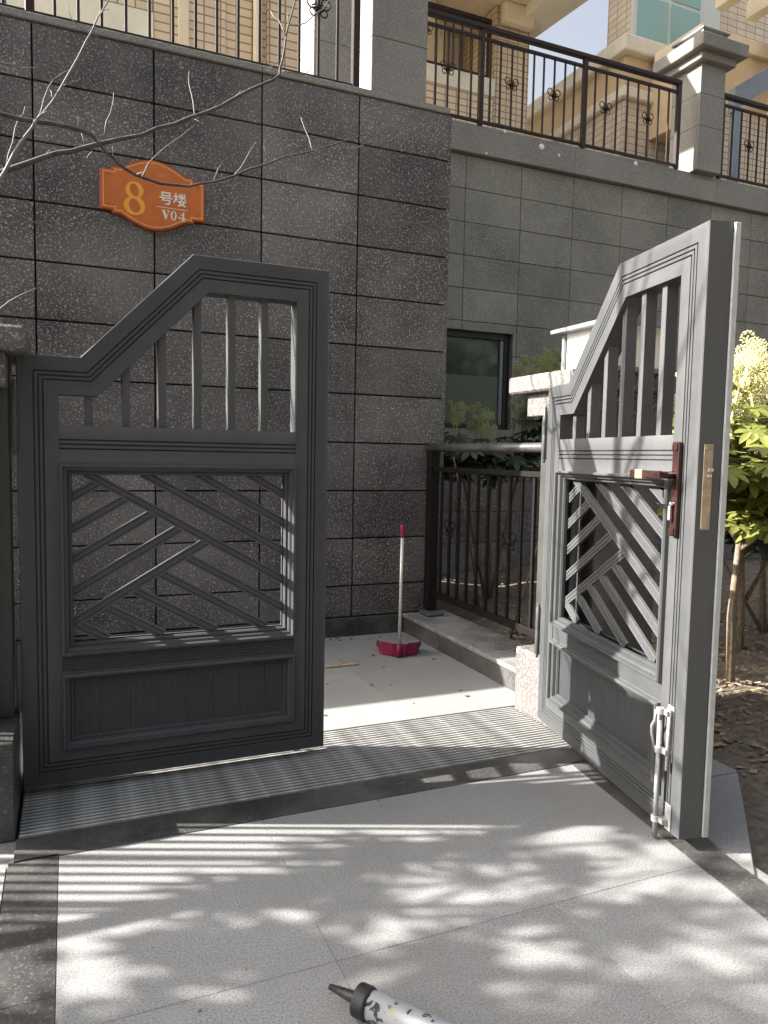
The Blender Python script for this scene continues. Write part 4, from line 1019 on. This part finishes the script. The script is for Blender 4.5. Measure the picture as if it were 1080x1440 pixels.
for i in range(9):       # upper crown out of the picture
    a = Vector((-0.97, 3.08, 2.3+0.2*i)); th = rnd.uniform(0, 6.28); L = rnd.uniform(0.6, 1.2)
    if 0.6 < math.sin(th) : th += PI
    d = Vector((math.cos(th)*0.8, math.sin(th)*0.5, 0.75))*L
    if d.x > 0.25: d.x = 0.25
    MB().tube(wob([a, a+d*0.35, a+d*0.7, a+d], 0.03, rnd), [0.012, 0.011, 0.010, 0.008, 0.006, 0.004, 0.002], 6).build('branch', 'bare_bark', bt, smooth=True)

# ------------------------------------------------------------------ left-hand fence and planting (mostly outside the frame)
lf = thing('garden_fence', 'black iron bar fence on a low kerb beyond the slim gate pillar', 'fence', (-2.2, 2.62, 0))
MB().box(-4.6, -0.36, 2.55, 2.75, -0.05, 0.16).build('kerb', 'black_granite', lf, bevel=0.004)
MB().box(-4.6, -0.31, 2.60, 2.64, 1.19, 1.235).build('handrail', 'iron', lf)
MB().box(-4.6, -0.31, 2.61, 2.63, 0.25, 0.28).build('lower_rail', 'iron', lf)
me = MB().box(-0.0065, 0.0065, -0.0065, 0.0065, -0.47, 0.47).mesh('bar', 'iron')
for i in range(37): inst('bar', me, lf, (-0.41-0.115*i, 2.62, 0.72))
for i, (bx_, by_, zt) in enumerate(((-1.75, 2.88, 2.0), (-2.45, 2.92, 2.06), (-3.3, 2.88, 1.5))):
    fatsia(('tall stemmed fatsia behind the bar fence nearest the slim gate pillar', 'tall stemmed fatsia in the middle of the bar fence', 'bushy fatsia at the far end of the bar fence')[i], (bx_, by_, 0),
           [[(bx_, by_, -0.05), (bx_-0.02, by_, zt-0.25), (bx_, by_, zt)], [(bx_, by_, zt-0.5), (bx_+0.2, by_, zt-0.2), (bx_+0.28, by_, zt-0.05)], [(bx_, by_, zt-0.5), (bx_-0.25, by_, zt-0.2), (bx_-0.35, by_, zt+0.02)]], (20, 34, 100)[i], 'leaf_shaded', 1, 'flower_shade', 0.36, 0.155, 20+i, 'fatsia shrubs behind the bar fence')
sp = thing('bare_sapling', 'leafless sapling with spreading twigs beside the bar fence', 'tree', (-2.1, 2.78, 0))
MB().tube([(-2.1, 2.78, -0.05), (-2.08, 2.77, 0.9), (-2.12, 2.78, 1.7), (-2.08, 2.78, 2.5), (-2.1, 2.8, 3.1)], [0.022, 0.019, 0.016, 0.010, 0.004], 7).build('trunk', 'bare_bark', sp, smooth=True)
for i in range(16):
    a = Vector((-2.1, 2.78, 1.55 + 0.09*i)); th = i*2.4; L = rnd.uniform(0.35, 0.75)
    d = Vector((math.cos(th), 0.6*math.sin(th), rnd.uniform(0.3, 0.9)))*L
    MB().tube(wob([a, a+d*0.4+Vector((0, 0, -0.02)), a+d*0.75, a+d], 0.015, rnd), [0.009, 0.008, 0.007, 0.006, 0.0045, 0.003, 0.002], 6).build('branch', 'bare_bark', sp, smooth=True)
def tree(label, x, y, hgt, crown_c, crown_r, nleaf, seed, big=1.0, group='evergreen trees by the bar fence'):
    rnd = random.Random(seed); t = thing('evergreen_tree', label, 'tree', (x, y, 0), 0, group)
    c0 = Vector(crown_c)
    MB().tube([(x, y, -0.1), (x+0.05, y, hgt*0.3), (x, y+0.05, hgt*0.6), tuple(c0)], [0.09, 0.075, 0.06, 0.03], 10).build('trunk', 'bare_bark', t, smooth=True)
    br = MB(); lv = MB()
    for i in range(26):
        th = rnd.uniform(0, 6.28); el = rnd.uniform(-0.4, 1.2)
        d = Vector((math.cos(th)*math.cos(el)*crown_r[0], math.sin(th)*math.cos(el)*crown_r[1], math.sin(el)*crown_r[2]))*rnd.uniform(0.6, 1.0)
        a = Vector((x, y+0.03, hgt*0.55)).lerp(c0, rnd.random())
        br.tube([a, a.lerp(c0+d, 0.5)+Vector((0, 0, -0.05)), c0+d], [0.018, 0.012, 0.005], 5)
        for k in range(nleaf//26):
            p_ = a.lerp(c0+d, rnd.uniform(0.35, 1.08)) + Vector((rnd.gauss(0, 0.13), rnd.gauss(0, 0.13), rnd.gauss(0, 0.11)))*(1+0.8*(big-1))
            u = Vector((rnd.uniform(-1, 1), rnd.uniform(-1, 1), rnd.uniform(-0.6, 0.6))).normalized()*rnd.uniform(0.03, 0.055)*big; v = u.orthogonal().normalized()*u.length*0.42
            lv.add([p_-u, p_+v, p_+u, p_-v], [(0, 1, 2, 3)])
    br.build('limbs', 'bare_bark', t, smooth=True); lv.build('crown', 'tree_leaf', t)
tree('broad evergreen street tree behind the bar fence', -4.0, 2.3, 2.6, (-4.0, 2.25, 2.85), (1.25, 0.85, 0.95), 7000, 1)
tree('second broad evergreen street tree farther along the bar fence', -5.6, 2.3, 3.2, (-5.6, 2.2, 3.5), (1.5, 1.2, 1.5), 9000, 2)
tree('low dense evergreen tree standing on the street side of the bar fence', -3.1, 2.15, 1.9, (-3.1, 2.33, 2.45), (0.62, 0.66, 0.76), 9500, 7)
for i, (tx, ty, th_) in enumerate(((-6.5, -5.0, 5.2), (-3.0, -5.8, 5.6), (0.6, -5.2, 5.0), (4.2, -5.6, 5.8), (7.8, -4.6, 5.2), (10.5, -1.5, 5.0))):  # row added out of view to darken ambient light on gate and wall
    tree('unseen evergreen tree added across the street to dim the sky light', tx, ty, th_*0.55, (tx, ty, th_*0.55), (2.2, 1.6, th_*0.5), 7800, 30+i, 3.2, 'unseen evergreen trees added to dim the sky light')
